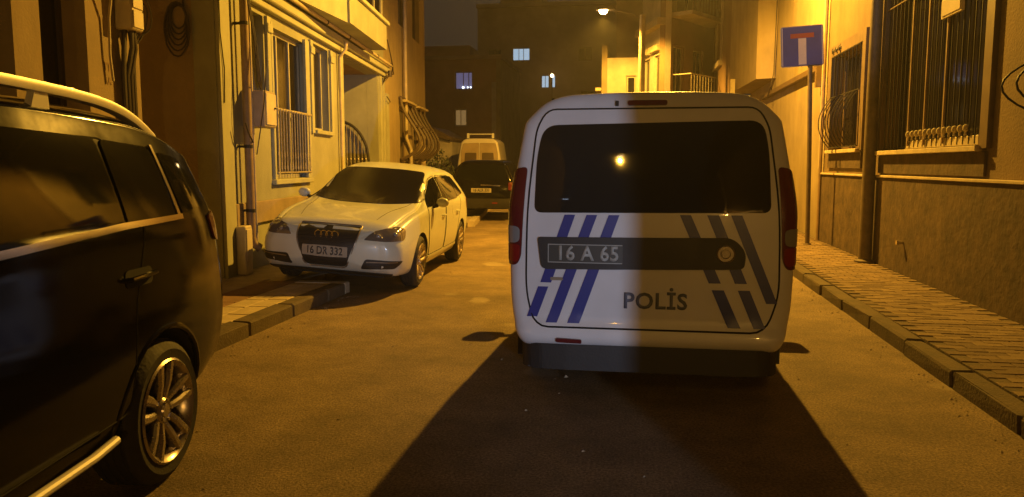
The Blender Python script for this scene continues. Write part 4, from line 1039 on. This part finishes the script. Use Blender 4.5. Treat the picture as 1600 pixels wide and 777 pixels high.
# third brake light, washer, tail lamps, roof bars
conform('brake_light', rnd([(-.14, 1.862), (.10, 1.862), (.10, 1.832), (-.14, 1.832)], .014), bv, 'rear', .014, M['darkredlens'], van, step=.05, depth=.01)
conform('washer_nozzle', rnd([(-.215, 1.86), (-.195, 1.86), (-.195, 1.83), (-.215, 1.83)], .004), bv, 'rear', .016, M['blackplastic'], van, step=.05, depth=.01)
for s in (-1, 1):
    cv = (s*.62, .25, s, -1, .30)
    conform('tail_light', rnd([(.172, 1.46), (.27, 1.44), (.36, 1.22), (.40, 1.0), (.36, .86), (.20, .84), (.176, .90), (.166, 1.2)], .03), bv, cv, .010, M['darkredlens'], van, step=.02, depth=.012)
    conform('reverse_lens', rnd([(.185, 1.09), (.32, 1.09), (.34, .985), (.185, .985)], .035, 6), bv, cv, .0135, M['clearlens'], van, step=.02, depth=.006)
    conform('lower_lens', rnd([(.182, .975), (.345, .975), (.335, .89), (.20, .862), (.185, .89)], .02), bv, cv, .0135, M['redlens'], van, step=.02, depth=.006)
    bm = bmesh.new(); tube(bm, [(s*.66, .55, 1.845), (s*.655, .62, 1.915), (s*.64, 1.4, 1.945), (s*.64, 2.1, 1.94), (s*.65, 2.35, 1.86)], .014, 8); obj('roof_rail', bm, M['blackplastic'], van, smooth=True)
    vw = 'left' if s < 0 else 'right'
    panel('sliding_door', [(1.45, .42), (2.35, .42), (2.35, 1.66), (1.45, 1.66)], bv, vw, M['policewhite'], van, r=.08)
    panel('front_door', [(2.42, .42), (3.0, .42), (3.25, .9), (3.22, 1.10), (2.72, 1.62), (2.42, 1.66)], bv, vw, M['policewhite'], van, r=.07)
    conform('side_window', rnd([(1.52, 1.2), (2.28, 1.2), (2.28, 1.6), (1.52, 1.6)], .05), bv, vw, .010, M['carglass'], van, step=.08)
    conform('side_window', rnd([(2.48, 1.18), (3.10, 1.16), (2.72, 1.56), (2.48, 1.6)], .04), bv, vw, .010, M['carglass'], van, step=.08)
    conform('side_window', rnd([(.35, 1.24), (1.38, 1.2), (1.38, 1.6), (.42, 1.6)], .06), bv, vw, .008, M['carglass'], van, step=.08)
    mr_ = bmesh.new(); box(mr_, s*.92 if s > 0 else -1.15, 1.15 if s > 0 else -.92, 2.93, 3.06, 1.02, 1.24, bev=.035)
    mo = obj('mirror', mr_, M['blackplastic'], van, smooth=True, ang=50)
    bm = bmesh.new(); tube(bm, [(s*.84, 3.02, 1.09), (s*.95, 3.0, 1.12)], .03, 8); obj('mirror_arm', bm, M['blackplastic'], mo)
    for y in (.80, 3.38): make_wheel(van, s*.775, y, .312, .19, .19, s, nsp=6, double=False)
conform('windscreen', rnd([(-.64, 1.20), (.64, 1.20), (.56, 1.74), (-.56, 1.74)], .06), bv, 'front', .008, M['carglass'], van, step=.1)
for s in (-1, 1): conform('headlight', rnd([(s*.40, .66), (s*.66, .68), (s*.66, .84), (s*.42, .80)] if s > 0 else [(s*.42, .80), (s*.66, .84), (s*.66, .68), (s*.40, .66)], .03), bv, 'front', .008, M['lamplens'], van, step=.06)
bm = bmesh.new(); box(bm, -.60, .60, .10, 3.6, .19, .30); obj('chassis', bm, M['under'], van)
bm = bmesh.new(); tube(bm, [(-.68, .8, .31), (.68, .8, .31)], .04, 8); obj('axle', bm, M['under'], van)
for s in (-1, 1): obj('mud_flap', boxbm(s*.775-.10, s*.775+.10, .44, .452, .16, .42), M['blackplastic'], van)

# ================================================================== BLACK SUV (left, front toward us; its own left side faces the road = local -x)
suv = thing('black_car', 'large black car at the left edge with silver roof rail and alloy wheel', 'car', (-3.134, 3.874, 0), R(187.04))
K_ = dict(
 zb=[(0, .36), (.5, .30), (4, .26), (4.7, .30)],
 xs=[(0, .78), (.5, .86), (4.1, .86), (4.7, .74)],
 zm=[(0, .85), (.8, .80), (4, .76), (4.7, .65)],
 xm=[(0, .86), (.35, .915), (1, .93), (3.8, .93), (4.3, .89), (4.7, .78)],
 zl=[(0, 1.20), (.8, 1.20), (2.5, 1.13), (3.6, 1.05), (4.7, .86)],
 xb=[(0, .83), (.4, .885), (1, .90), (3.2, .90), (3.9, .85), (4.7, .72)],
 zr=[(0, 1.50), (.35, 1.60), (.8, 1.665), (1.6, 1.695), (2.4, 1.67), (2.9, 1.45), (3.4, 1.14), (4.2, 1.0), (4.7, .86)],
 xr=[(0, .75), (.4, .75), (1.6, .735), (2.6, .72), (3.2, .74), (4.2, .68), (4.7, .62)],
 zt=[(0, 1.58), (.3, 1.67), (.8, 1.74), (1.6, 1.77), (2.3, 1.75), (2.8, 1.55), (3.4, 1.18), (4.1, 1.06), (4.7, .9)])
bm = car_shell(4.7, K_, lerp_fn([(.3, -.0), (.5, -.02), (.9, -.0), (1.15, .02), (1.4, .10), (1.65, .20)]), lerp_fn([(.2, 0), (.9, -.05)]), rr=.11, rf=.2, nst=52, crown=(.05, .08), lsh=.8)
sb, bv = finish_body(bm, M['blackpaint'], suv, [(.82, .335), (3.55, .335)], .388)
for s, vw in ((-1, 'left'), (1, 'right')):
    panel('rear_door', [(1.12, .42), (1.95, .40), (1.97, 1.16), (1.90, 1.60), (1.0, 1.58), (.92, 1.20), (1.08, .86)], bv, vw, M['blackpaint'], suv, r=.06, step=.07)
    panel('front_door', [(2.02, .40), (3.05, .42), (3.10, 1.05), (2.45, 1.60), (2.0, 1.61), (2.03, 1.15)], bv, vw, M['blackpaint'], suv, r=.06, step=.07)
    conform('side_window', rnd([(.60, 1.225), (1.05, 1.215), (1.05, 1.575), (.655, 1.55)], [.015, .02, .03, .05]), bv, vw, .010, M['carglass'], suv, step=.06)
    conform('side_window', rnd([(1.09, 1.212), (1.90, 1.175), (1.90, 1.61), (1.09, 1.58)], .03), bv, vw, .011, M['carglass'], suv, step=.06)
    conform('side_window', rnd([(1.98, 1.17), (2.98, 1.12), (2.45, 1.58), (1.98, 1.61)], .04), bv, vw, .011, M['carglass'], suv, step=.06)
    conform('rear_side_glass', rnd([(.22, 1.26), (.53, 1.235), (.585, 1.53), (.36, 1.50)], [.03, .02, .03, .05]), bv, vw, .009, M['carglass'], suv, step=.05)
    conform('belt_trim', [(.55, 1.208), (1.1, 1.198), (1.9, 1.160), (3.0, 1.10), (3.0, 1.128), (1.9, 1.188), (1.1, 1.226), (.55, 1.232)], bv, vw, .016, M['chrome'], suv, step=.06, depth=.012)
    conform('pillar_trim', rnd([(.565, 1.215), (.595, 1.215), (.645, 1.56), (.625, 1.56)], .003), bv, vw, .016, M['chrome'], suv, step=.06, depth=.012)
    bm = bmesh.new(); tube(bm, [(s*.918, 1.27, .358), (s*.930, 1.45, .350), (s*.934, 2.0, .345), (s*.930, 3.05, .335)], .019, 10); obj('sill_trim', bm, M['satin'], suv, smooth=True)
    conform('handle_recess', rnd([(.92, 1.03), (1.14, 1.03), (1.14, .955), (.92, .955)], .03), bv, vw, .007, M['gap'], suv, step=.04, depth=.002)
    h_, n_, _, _ = bv.ray_cast(Vector((s*3, 1.03, 1.0)), Vector((-s, 0, 0)))
    bm = bmesh.new(); x = h_.x; tube(bm, [(x-s*.01, .90, 1.0), (x+s*.03, .93, 1.003), (x+s*.038, 1.03, 1.0), (x+s*.03, 1.13, .995), (x-s*.01, 1.16, .99)], .011, 8); obj('door_handle', bm, M['blackpaint'], suv, smooth=True)
    # wheel arch lips
    for yc in (.82, 3.55):
        bm = bmesh.new(); pts = []
        for i in range(21):
            a = R(-12+204*i/20); y, z = yc+.398*math.cos(a), .335+.398*math.sin(a)
            h, n, _, _ = bv.ray_cast(Vector((s*3, y, z)), Vector((-s, 0, 0)))
            if h is None or z < .3: continue
            pts.append((h.x-s*.006, y, z))
        tube(bm, pts, .016, 8); obj('arch_lip', bm, M['blackpaint'], suv, smooth=True)
        make_wheel(suv, s*.80, yc, .335, .225, .238, s, nsp=5, double=True)
    conform('tail_light', rnd([(-.02, 1.24), (.20, 1.20), (.14, 1.07), (-.02, 1.05)], .03), bv, vw, .012, M['darkredlens'], suv, step=.04, depth=.01)
    # roof rail: a flat silver bar that bends down at its rear end
    rl = bmesh.new(); path = [(.47, 1.60), (.55, 1.645), (.70, 1.705), (.88, 1.742), (1.15, 1.765), (1.8, 1.785), (2.3, 1.775), (2.6, 1.74), (2.72, 1.68)]
    sec = [(-.024, -.022), (.024, -.022), (.028, .0), (.022, .018), (-.022, .018), (-.028, 0)]; prev = None; path2 = []
    for i in range(len(path)-1):
        for k in range(4):
            t = k/4; path2.append((path[i][0]*(1-t)+path[i+1][0]*t, path[i][1]*(1-t)+path[i+1][1]*t))
    path2.append(path[-1]); sm = path2
    for _ in range(3): sm = [sm[0]]+[((a[0]+b[0]+c[0])/3, (a[1]+b[1]+c[1])/3) for a, b, c in zip(sm, sm[1:], sm[2:])]+[sm[-1]]
    for y, z in sm:
        ring = [rl.verts.new((s*(.715-a), y, z+b)) for a, b in sec]
        if prev:
            for k in range(6): rl.faces.new((prev[k], prev[(k+1) % 6], ring[(k+1) % 6], ring[k]))
        else: rl.faces.new(ring)
        prev = ring
    rl.faces.new(prev)
    ra = obj('roof_rail', rl, M['satin'], suv, smooth=True, ang=40)
    for y in (1.30, 2.2): obj('rail_foot', prism(bmesh.new(), [(y-.03, 1.66), (y+.09, 1.66), (y+.04, 1.79), (y-.02, 1.79)], s*.70 if s > 0 else -.73, .73 if s > 0 else -.70, axis='x'), M['satin'], ra)
    bm = bmesh.new(); box(bm, s*.90 if s > 0 else -1.08, 1.08 if s > 0 else -.90, 2.85, 2.98, 1.10, 1.30, bev=.04); obj('mirror', bm, M['blackpaint'], suv, smooth=True, ang=50)
conform('rear_window', rnd([(-.66, 1.20), (.66, 1.20), (.56, 1.50), (-.56, 1.50)], .06), bv, 'rear', .008, M['carglass'], suv, step=.08)
bm = bmesh.new(); tube(bm, [(.25, 1.0, 1.70), (.24, .84, 1.86)], [.012, .007], 6); obj('antenna', bm, M['blackplastic'], suv)
obj('chassis', boxbm(-.6, .6, .2, 4.2, .22, .34), M['under'], suv)

# ================================================================== WHITE HATCHBACK (front toward us)
au = thing('white_hatchback', 'white five door hatchback parked nose toward us by the cream house', 'car', (-3.556, 12.293, .062), R(182.3))
au.rotation_euler[1] = R(-4.1); au.scale = (.97, 1, 1)   # its right wheels stand up on the pavement
K_ = dict(
 zb=[(0, .26), (.6, .20), (3.6, .19), (4.26, .21)],
 xs=[(0, .74), (.5, .82), (3.7, .83), (4.1, .78), (4.26, .70)],
 zm=[(0, .68), (.8, .64), (3.4, .60), (4.26, .50)],
 xm=[(0, .80), (.4, .87), (1, .885), (3.5, .885), (3.95, .86), (4.26, .76)],
 zl=[(0, .96), (.8, .96), (2.2, .92), (3.0, .90), (3.6, .84), (4.26, .66)],
 xb=[(0, .77), (.5, .84), (2.0, .86), (3.0, .845), (3.6, .82), (3.95, .79), (4.26, .72)],
 zr=[(0, 1.16), (.35, 1.29), (1.0, 1.34), (1.8, 1.36), (2.35, 1.28), (2.75, 1.08), (3.1, .945), (3.6, .88), (4.0, .80), (4.26, .69)],
 xr=[(0, .60), (.5, .60), (1.6, .615), (2.4, .62), (2.9, .69), (3.2, .71), (3.8, .69), (4.26, .62)],
 zt=[(0, 1.20), (.25, 1.34), (1.0, 1.42), (1.7, 1.445), (2.1, 1.405), (2.5, 1.24), (2.9, 1.05), (3.15, .975), (3.6, .925), (4.0, .84), (4.26, .74)])
bm = car_shell(4.26, K_, lerp_fn([(.2, .02), (.5, -.03), (.8, .0), (1.0, .03), (1.2, .16), (1.42, .32)]), lerp_fn([(.15, -.03), (.30, .02), (.55, .03), (.75, -.03), (.9, -.10)]), rr=.12, rf=.22, nst=56, crown=(.05, .10), lsh=.6)
ab, bv = finish_body(bm, M['whitepaint'], au, [(.84, .312), (3.41, .312)], .352)
conform('windscreen', rnd([(-.735, .985), (-.4, .955), (.4, .955), (.735, .985), (.565, 1.345), (.3, 1.365), (-.3, 1.365), (-.565, 1.345)], [.05, .3, .3, .05, .05, .3, .3, .05]), bv, 'front', .007, M['doubtglass'], au, step=.06, depth=.005)
gr = conform('grille', rnd([(-.355, .745), (.355, .745), (.345, .62), (.245, .335), (.20, .315), (-.20, .315), (-.245, .335), (-.345, .62)], [.03, .03, .06, .03, .03, .03, .03, .06]), bv, 'front', .008, M['blackplastic'], au, step=.05, depth=.01)
for i in range(7):
    z = .36+.044*i; hw = .235+min(1, max(0, (z-.335)/.30))*.105
    bm = bmesh.new(); bm.faces.new([bm.verts.new(p) for p in ((-hw, z, 0), (hw, z, 0), (hw, z+.012, 0), (-hw, z+.012, 0))])
    conform('grille_slat', bm, bv, 'front', .016, M['blackplastic'], gr, step=.08, depth=.008)
fr2 = bmesh.new()
pts2 = rnd([(-.365, .755), (.365, .755), (.352, .615), (.252, .33), (.205, .303), (-.205, .303), (-.252, .33), (-.352, .615)], [.035, .035, .06, .03, .03, .03, .03, .06])
pp = []
for a, b in pts2:
    h, n, _, _ = bv.ray_cast(Vector((a, 8, b)), Vector((0, -1, 0))); pp.append(h+n*.008)
tube(fr2, pp, .008, 6, closed=True); obj('grille_surround', fr2, M['gate'], gr, smooth=True)
# ring emblem
em = bmesh.new()
for i in range(4):
    cx = -.096+.064*i
    h, n, _, _ = bv.ray_cast(Vector((cx, 8, .655)), Vector((0, -1, 0)))
    tube(em, [(cx+.041*math.cos(R(15*k)), h.y+.026+.002*(i % 2), .655+.041*math.sin(R(15*k))) for k in range(24)], .0055, 6, closed=True)
obj('ring_emblem', em, M['chrome'], gr, smooth=True)
pl_ = conform('number_plate', rnd([(-.26, .535), (.26, .535), (.26, .425), (-.26, .425)], .012), bv, 'front', .024, M['plate'], au, step=.1, depth=.01)
bm = text_bm('16 DR 332', .112, .002, sx=-.86)
for v in bm.verts: v.co += Vector((0, .48, 0))
conform('digits', bm, bv, 'front', .0255, M['plateink'], pl_, step=.1, depth=.001, smooth=False)
for s in (-1, 1):
    vw = 'left' if s < 0 else 'right'
    def P(pts): return [(s*a, b) for a, b in pts]
    cv = (s*.40, 3.85, s, 1, .42)
    hl = conform('headlight', rnd([(.02, .622), (.22, .612), (.50, .625), (.57, .735), (.50, .762), (.30, .752), (.10, .705)], [.02, .05, .05, .03, .03, .06, .05]), bv, cv, .007, M['lamplens'], au, step=.025, depth=.008)
    for (a, b, r_) in ((.17, .662, .034), (.36, .682, .040)):
        t_ = a/.42; dv = Vector((s*math.sin(t_), math.cos(t_), 0)); h, n, _, _ = bv.ray_cast(Vector((s*.40, 3.85, b))+dv*2, -dv)
        if h: lb = bmesh.new(); bmesh.ops.create_uvsphere(lb, u_segments=14, v_segments=8, radius=r_, matrix=Matrix.Translation(h-dv*(r_*.62))); obj('lamp_bulb', lb, M['clearlens'], hl, smooth=True)
    fg = conform('fog_grille', rnd([(.0, .30), (.34, .315), (.44, .40), (.05, .415)], .025), bv, cv, .006, M['blackplastic'], au, step=.03, depth=.008)
    for z in (.345, .378):
        conform('fog_slat', rnd([(.06, z), (.36, z+.008), (.36, z+.017), (.06, z+.009)], .001), bv, cv, .012, M['gate'] if z > .36 else M['blackplastic'], fg, step=.04, depth=.006)
    panel('front_door', [(2.12, .34), (3.0, .34), (3.05, .60), (3.0, .89), (2.28, 1.27), (1.98, 1.31), (2.05, .9)], bv, vw, M['whitepaint'], au, r=.05)
    panel('rear_door', [(1.22, .34), (2.07, .34), (2.0, .9), (1.93, 1.31), (1.0, 1.30), (.88, .93), (1.14, .66)], bv, vw, M['whitepaint'], au, r=.05)
    conform('side_window', rnd([(2.10, .965), (2.92, .93), (2.30, 1.25), (2.03, 1.29)], [.02, .02, .05, .03]), bv, vw, .012, M['carglass'], au, step=.06)
    conform('side_window', rnd([(1.14, .985), (2.05, .965), (1.97, 1.29), (1.14, 1.295)], .025), bv, vw, .012, M['carglass'], au, step=.06)
    conform('side_window', rnd([(.60, 1.03), (1.09, .995), (1.09, 1.29), (.82, 1.275)], .025), bv, vw, .010, M['carglass'], au, step=.06)
    conform('sill_line', rnd([(1.2, .30), (3.0, .30), (3.0, .335), (1.2, .335)], .01), bv, vw, .010, M['whitepaint'], au, step=.08, depth=.01)
    conform('tail_light', rnd([(.0, .95), (.30, .93), (.25, .78), (.02, .76)], .03), bv, vw, .008, M['redlens'], au, step=.05)
    for y in (1.22, 2.2):
        h, n, _, _ = bv.ray_cast(Vector((s*3, y, .80)), Vector((-s, 0, 0)))
        bm = bmesh.new(); tube(bm, [(h.x-s*.01, y-.09, .80), (h.x+s*.028, y-.06, .80), (h.x+s*.03, y+.06, .80), (h.x-s*.01, y+.09, .80)], .011, 8); obj('door_handle', bm, M['whitepaint'], au, smooth=True)
    bm = bmesh.new(); bmesh.ops.create_uvsphere(bm, u_segments=16, v_segments=10, radius=1, matrix=Matrix.Translation((s*.955, 2.70, .995)) @ Matrix.Diagonal((.085, .05, .062, 1)))
    mo = obj('mirror', bm, M['whitepaint'], au, smooth=True)
    bm = bmesh.new(); tube(bm, [(s*.83, 2.72, .93), (s*.90, 2.71, .955)], .022, 8); obj('mirror_arm', bm, M['blackplastic'], mo)
    for y in (.84, 3.41): make_wheel(au, s*.775, y, .312, .20, .215, s, nsp=5, double=True)
for s in (-1, 1):
    pts = []
    for t in range(9):
        y = 3.02+.085*t*1.4; a = s*(.62-.02*t); h, n, _, _ = bv.ray_cast(Vector((a, y, 3)), Vector((0, 0, -1))); pts.append(h+n*.0005)
    bm = bmesh.new(); tube(bm, pts, .003, 4); obj('bonnet_gap', bm, M['gap'], au)
conform('lower_lip', rnd([(-.70, .215), (.70, .215), (.74, .25), (-.74, .25)], .01), bv, 'front', .012, M['blackplastic'], au, step=.06, depth=.015)
bm = bmesh.new(); tube(bm, [(-.35, 2.99, .978), (.0, 3.03, .985), (.25, 3.0, .985)], .008, 6); tube(bm, [(.1, 3.01, .98), (.55, 2.95, .985)], .008, 6); obj('wiper', bm, M['blackplastic'], au)
obj('chassis', boxbm(-.55, .55, .2, 3.9, .15, .25), M['under'], au)

# ================================================================== BLACK CAR further on, WHITE TRANSPORTER beyond
bc = thing('dark_estate', 'dark boxy car seen from behind between the white hatchback and the police van', 'car', (-3.97, 19.7, 0), R(4))
K_ = dict(zb=[(0, .32), (4.2, .3)], xs=[(0, .76), (4.2, .74)], zm=[(0, .75), (4.2, .65)], xm=[(0, .84), (.5, .86), (3.6, .86), (4.2, .76)],
 zl=[(0, 1.05), (3, 1.0), (4.2, .8)], xb=[(0, .82), (3, .83), (4.2, .7)], zr=[(0, 1.46), (2.2, 1.52), (3.1, 1.05), (4.2, .8)], xr=[(0, .64), (2.2, .66), (3.1, .7), (4.2, .6)],
 zt=[(0, 1.56), (.3, 1.60), (2.2, 1.62), (3.0, 1.12), (4.2, .85)])
bm = car_shell(4.2, K_, lerp_fn([(.3, -.03), (.6, -.03), (.95, 0), (1.3, .1), (1.6, .22)]), None, rr=.09, rf=.2, nst=24, sub=2, lsh=.6)
_, bv = finish_body(bm, M['blackpaint'], bc, [(.8, .32), (3.4, .32)], .37)
conform('rear_window', rnd([(-.66, 1.08), (.66, 1.08), (.58, 1.47), (-.58, 1.47)], .06), bv, 'rear', .008, M['carglass'], bc, step=.1)
conform('tailgate_trim', rnd([(-.02, .965), (.50, .945), (.48, .915), (-.02, .935)], .01), bv, 'rear', .02, M['chrome'], bc, step=.1, depth=.015)
p3 = conform('number_plate', rnd([(-.27, .87), (.26, .865), (.26, .755), (-.27, .76)], .01), bv, 'rear', .012, M['plate'], bc, step=.1, depth=.008)
bm = text_bm('16 ALR 331', .11, .003, sx=.82)
for v in bm.verts: v.co += Vector((0, .812, 0))
conform('digits', bm, bv, 'rear', .014, M['plateink'], p3, step=.2, depth=.001, smooth=False)
for s in (-1, 1):
    conform('tail_light', rnd([(s*.70, 1.02), (s*.82, 1.02), (s*.83, .80), (s*.70, .82)], .02), bv, 'rear', .008, M['darkredlens'], bc, step=.05)
    for y in (.8, 3.4): make_wheel(bc, s*.76, y, .32, .2, .2, s)
conform('bumper', rnd([(-.80, .36), (.80, .36), (.82, .60), (-.82, .60)], .05), bv, 'rear', .02, M['blackplastic'], bc, step=.1, depth=.02)
conform('bumper_reflector', rnd([(.28, .50), (.42, .50), (.42, .475), (.28, .475)], .005), bv, 'rear', .026, M['redlens'], bc, step=.1)

tv = thing('delivery_van', 'tall pale delivery van with roof bars parked at the end of the street', 'van', (-6.75, 33.0, 0), R(5))
K_ = dict(zb=[(0, .4), (5.2, .35)], xs=[(0, .9), (5.2, .85)], zm=[(0, 1.0), (5.2, .8)], xm=[(0, .97), (4.4, .97), (5.2, .85)],
 zl=[(0, 1.5), (4, 1.4), (5.2, 1.0)], xb=[(0, .97), (4, .95), (5.2, .8)], zr=[(0, 2.45), (3.4, 2.5), (4.3, 1.5), (5.2, 1.0)], xr=[(0, .80), (3.4, .8), (5.2, .7)],
 zt=[(0, 2.62), (3.3, 2.68), (4.2, 1.6), (5.2, 1.1)])
bm = car_shell(5.2, K_, lerp_fn([(.4, 0), (1.5, .02), (2.6, .1)]), None, rr=.09, rf=.2, nst=24, sub=2, lsh=.5)
_, bv = finish_body(bm, M['silverpaint'], tv, [(1.0, .34), (4.2, .34)], .4)
for s in (-1, 1):
    panel('rear_door', [(s*.02, .55), (s*.80, .55), (s*.80, 2.0), (s*.70, 2.40), (s*.02, 2.42)] if s > 0 else [(-.02, 2.42), (-.70, 2.40), (-.80, 2.0), (-.80, .55), (-.02, .55)], bv, 'rear', mat('van_door_tan', (.36, .27, .16), .5, coat=.2, var=.2, scale=2), tv, r=.05, step=.15)  # rear doors in a darker tan than the body
    conform('rear_window', rnd([(s*.12, 1.45), (s*.66, 1.45), (s*.62, 2.0), (s*.12, 2.0)], .05), bv, 'rear', .012, M['carglass'] if False else mat('van_window', (.10, .07, .04), .25, coat=.3), tv, step=.15)
    conform('tail_light', rnd([(s*.84, 1.35), (s*.93, 1.35), (s*.93, .95), (s*.84, .95)], .02), bv, 'rear', .008, M['darkredlens'], tv, step=.06)
    for y in (1.0, 4.2): make_wheel(tv, s*.86, y, .34, .2, .2, s, double=False)
bm = bmesh.new(); tube(bm, [(-.55, .6, 2.82), (.6, .6, 2.82)], .025, 6); box(bm, -.60, -.50, .55, .65, 2.64, 2.86); box(bm, .50, .60, .55, .65, 2.64, 2.86); obj('roof_bar', bm, M['satin'], tv)

# ================================================================== MIST in the lamp light
hz = boxbm(-150, 150, -110, 190, -1.0, 17.0)
hm = bpy.data.materials.new('night_mist'); hm.use_nodes = True; hn = hm.node_tree.nodes; hn.remove(hn['Principled BSDF'])
pv_ = hn.new('ShaderNodeVolumePrincipled'); pv_.inputs['Color'].default_value = (.85, .85, .85, 1); pv_.inputs['Density'].default_value = HAZE; pv_.inputs['Anisotropy'].default_value = .55
hm.node_tree.links.new(pv_.outputs['Volume'], hn['Material Output'].inputs['Volume'])
ho = obj('haze', hz, hm); stuff(ho)

# ================================================================== grit and litter along the kerbs and on the road
random.seed(21); gb = bmesh.new()
for i in range(620):
    q = random.random()
    if q < .4: x, y = 2.05-abs(random.gauss(0, .10)), random.uniform(2.6, 16)
    elif q < .65: x, y = -3.22+abs(random.gauss(0, .12)), random.uniform(3.2, 8.2)
    else: x, y = random.uniform(-3.2, 2.0), random.uniform(2.6, 14)
    rr_ = random.uniform(.004, .013)*(1.5 if random.random() < .06 else 1)
    vs = [gb.verts.new((x+rr_*a*random.uniform(.6, 1.2), y+rr_*b*random.uniform(.6, 1.2), max(.0005, rr_*c*random.uniform(.5, .9)))) for a, b, c in ((1, 0, .0), (-.5, .85, 0), (-.5, -.85, 0), (.1, .1, 1))]
    for f in ((0, 1, 3), (1, 2, 3), (2, 0, 3)): gb.faces.new([vs[k] for k in f])
stuff(obj('road_grit', gb, mat('grit_stone', (.34, .27, .17), .9, var=.4, scale=30)))
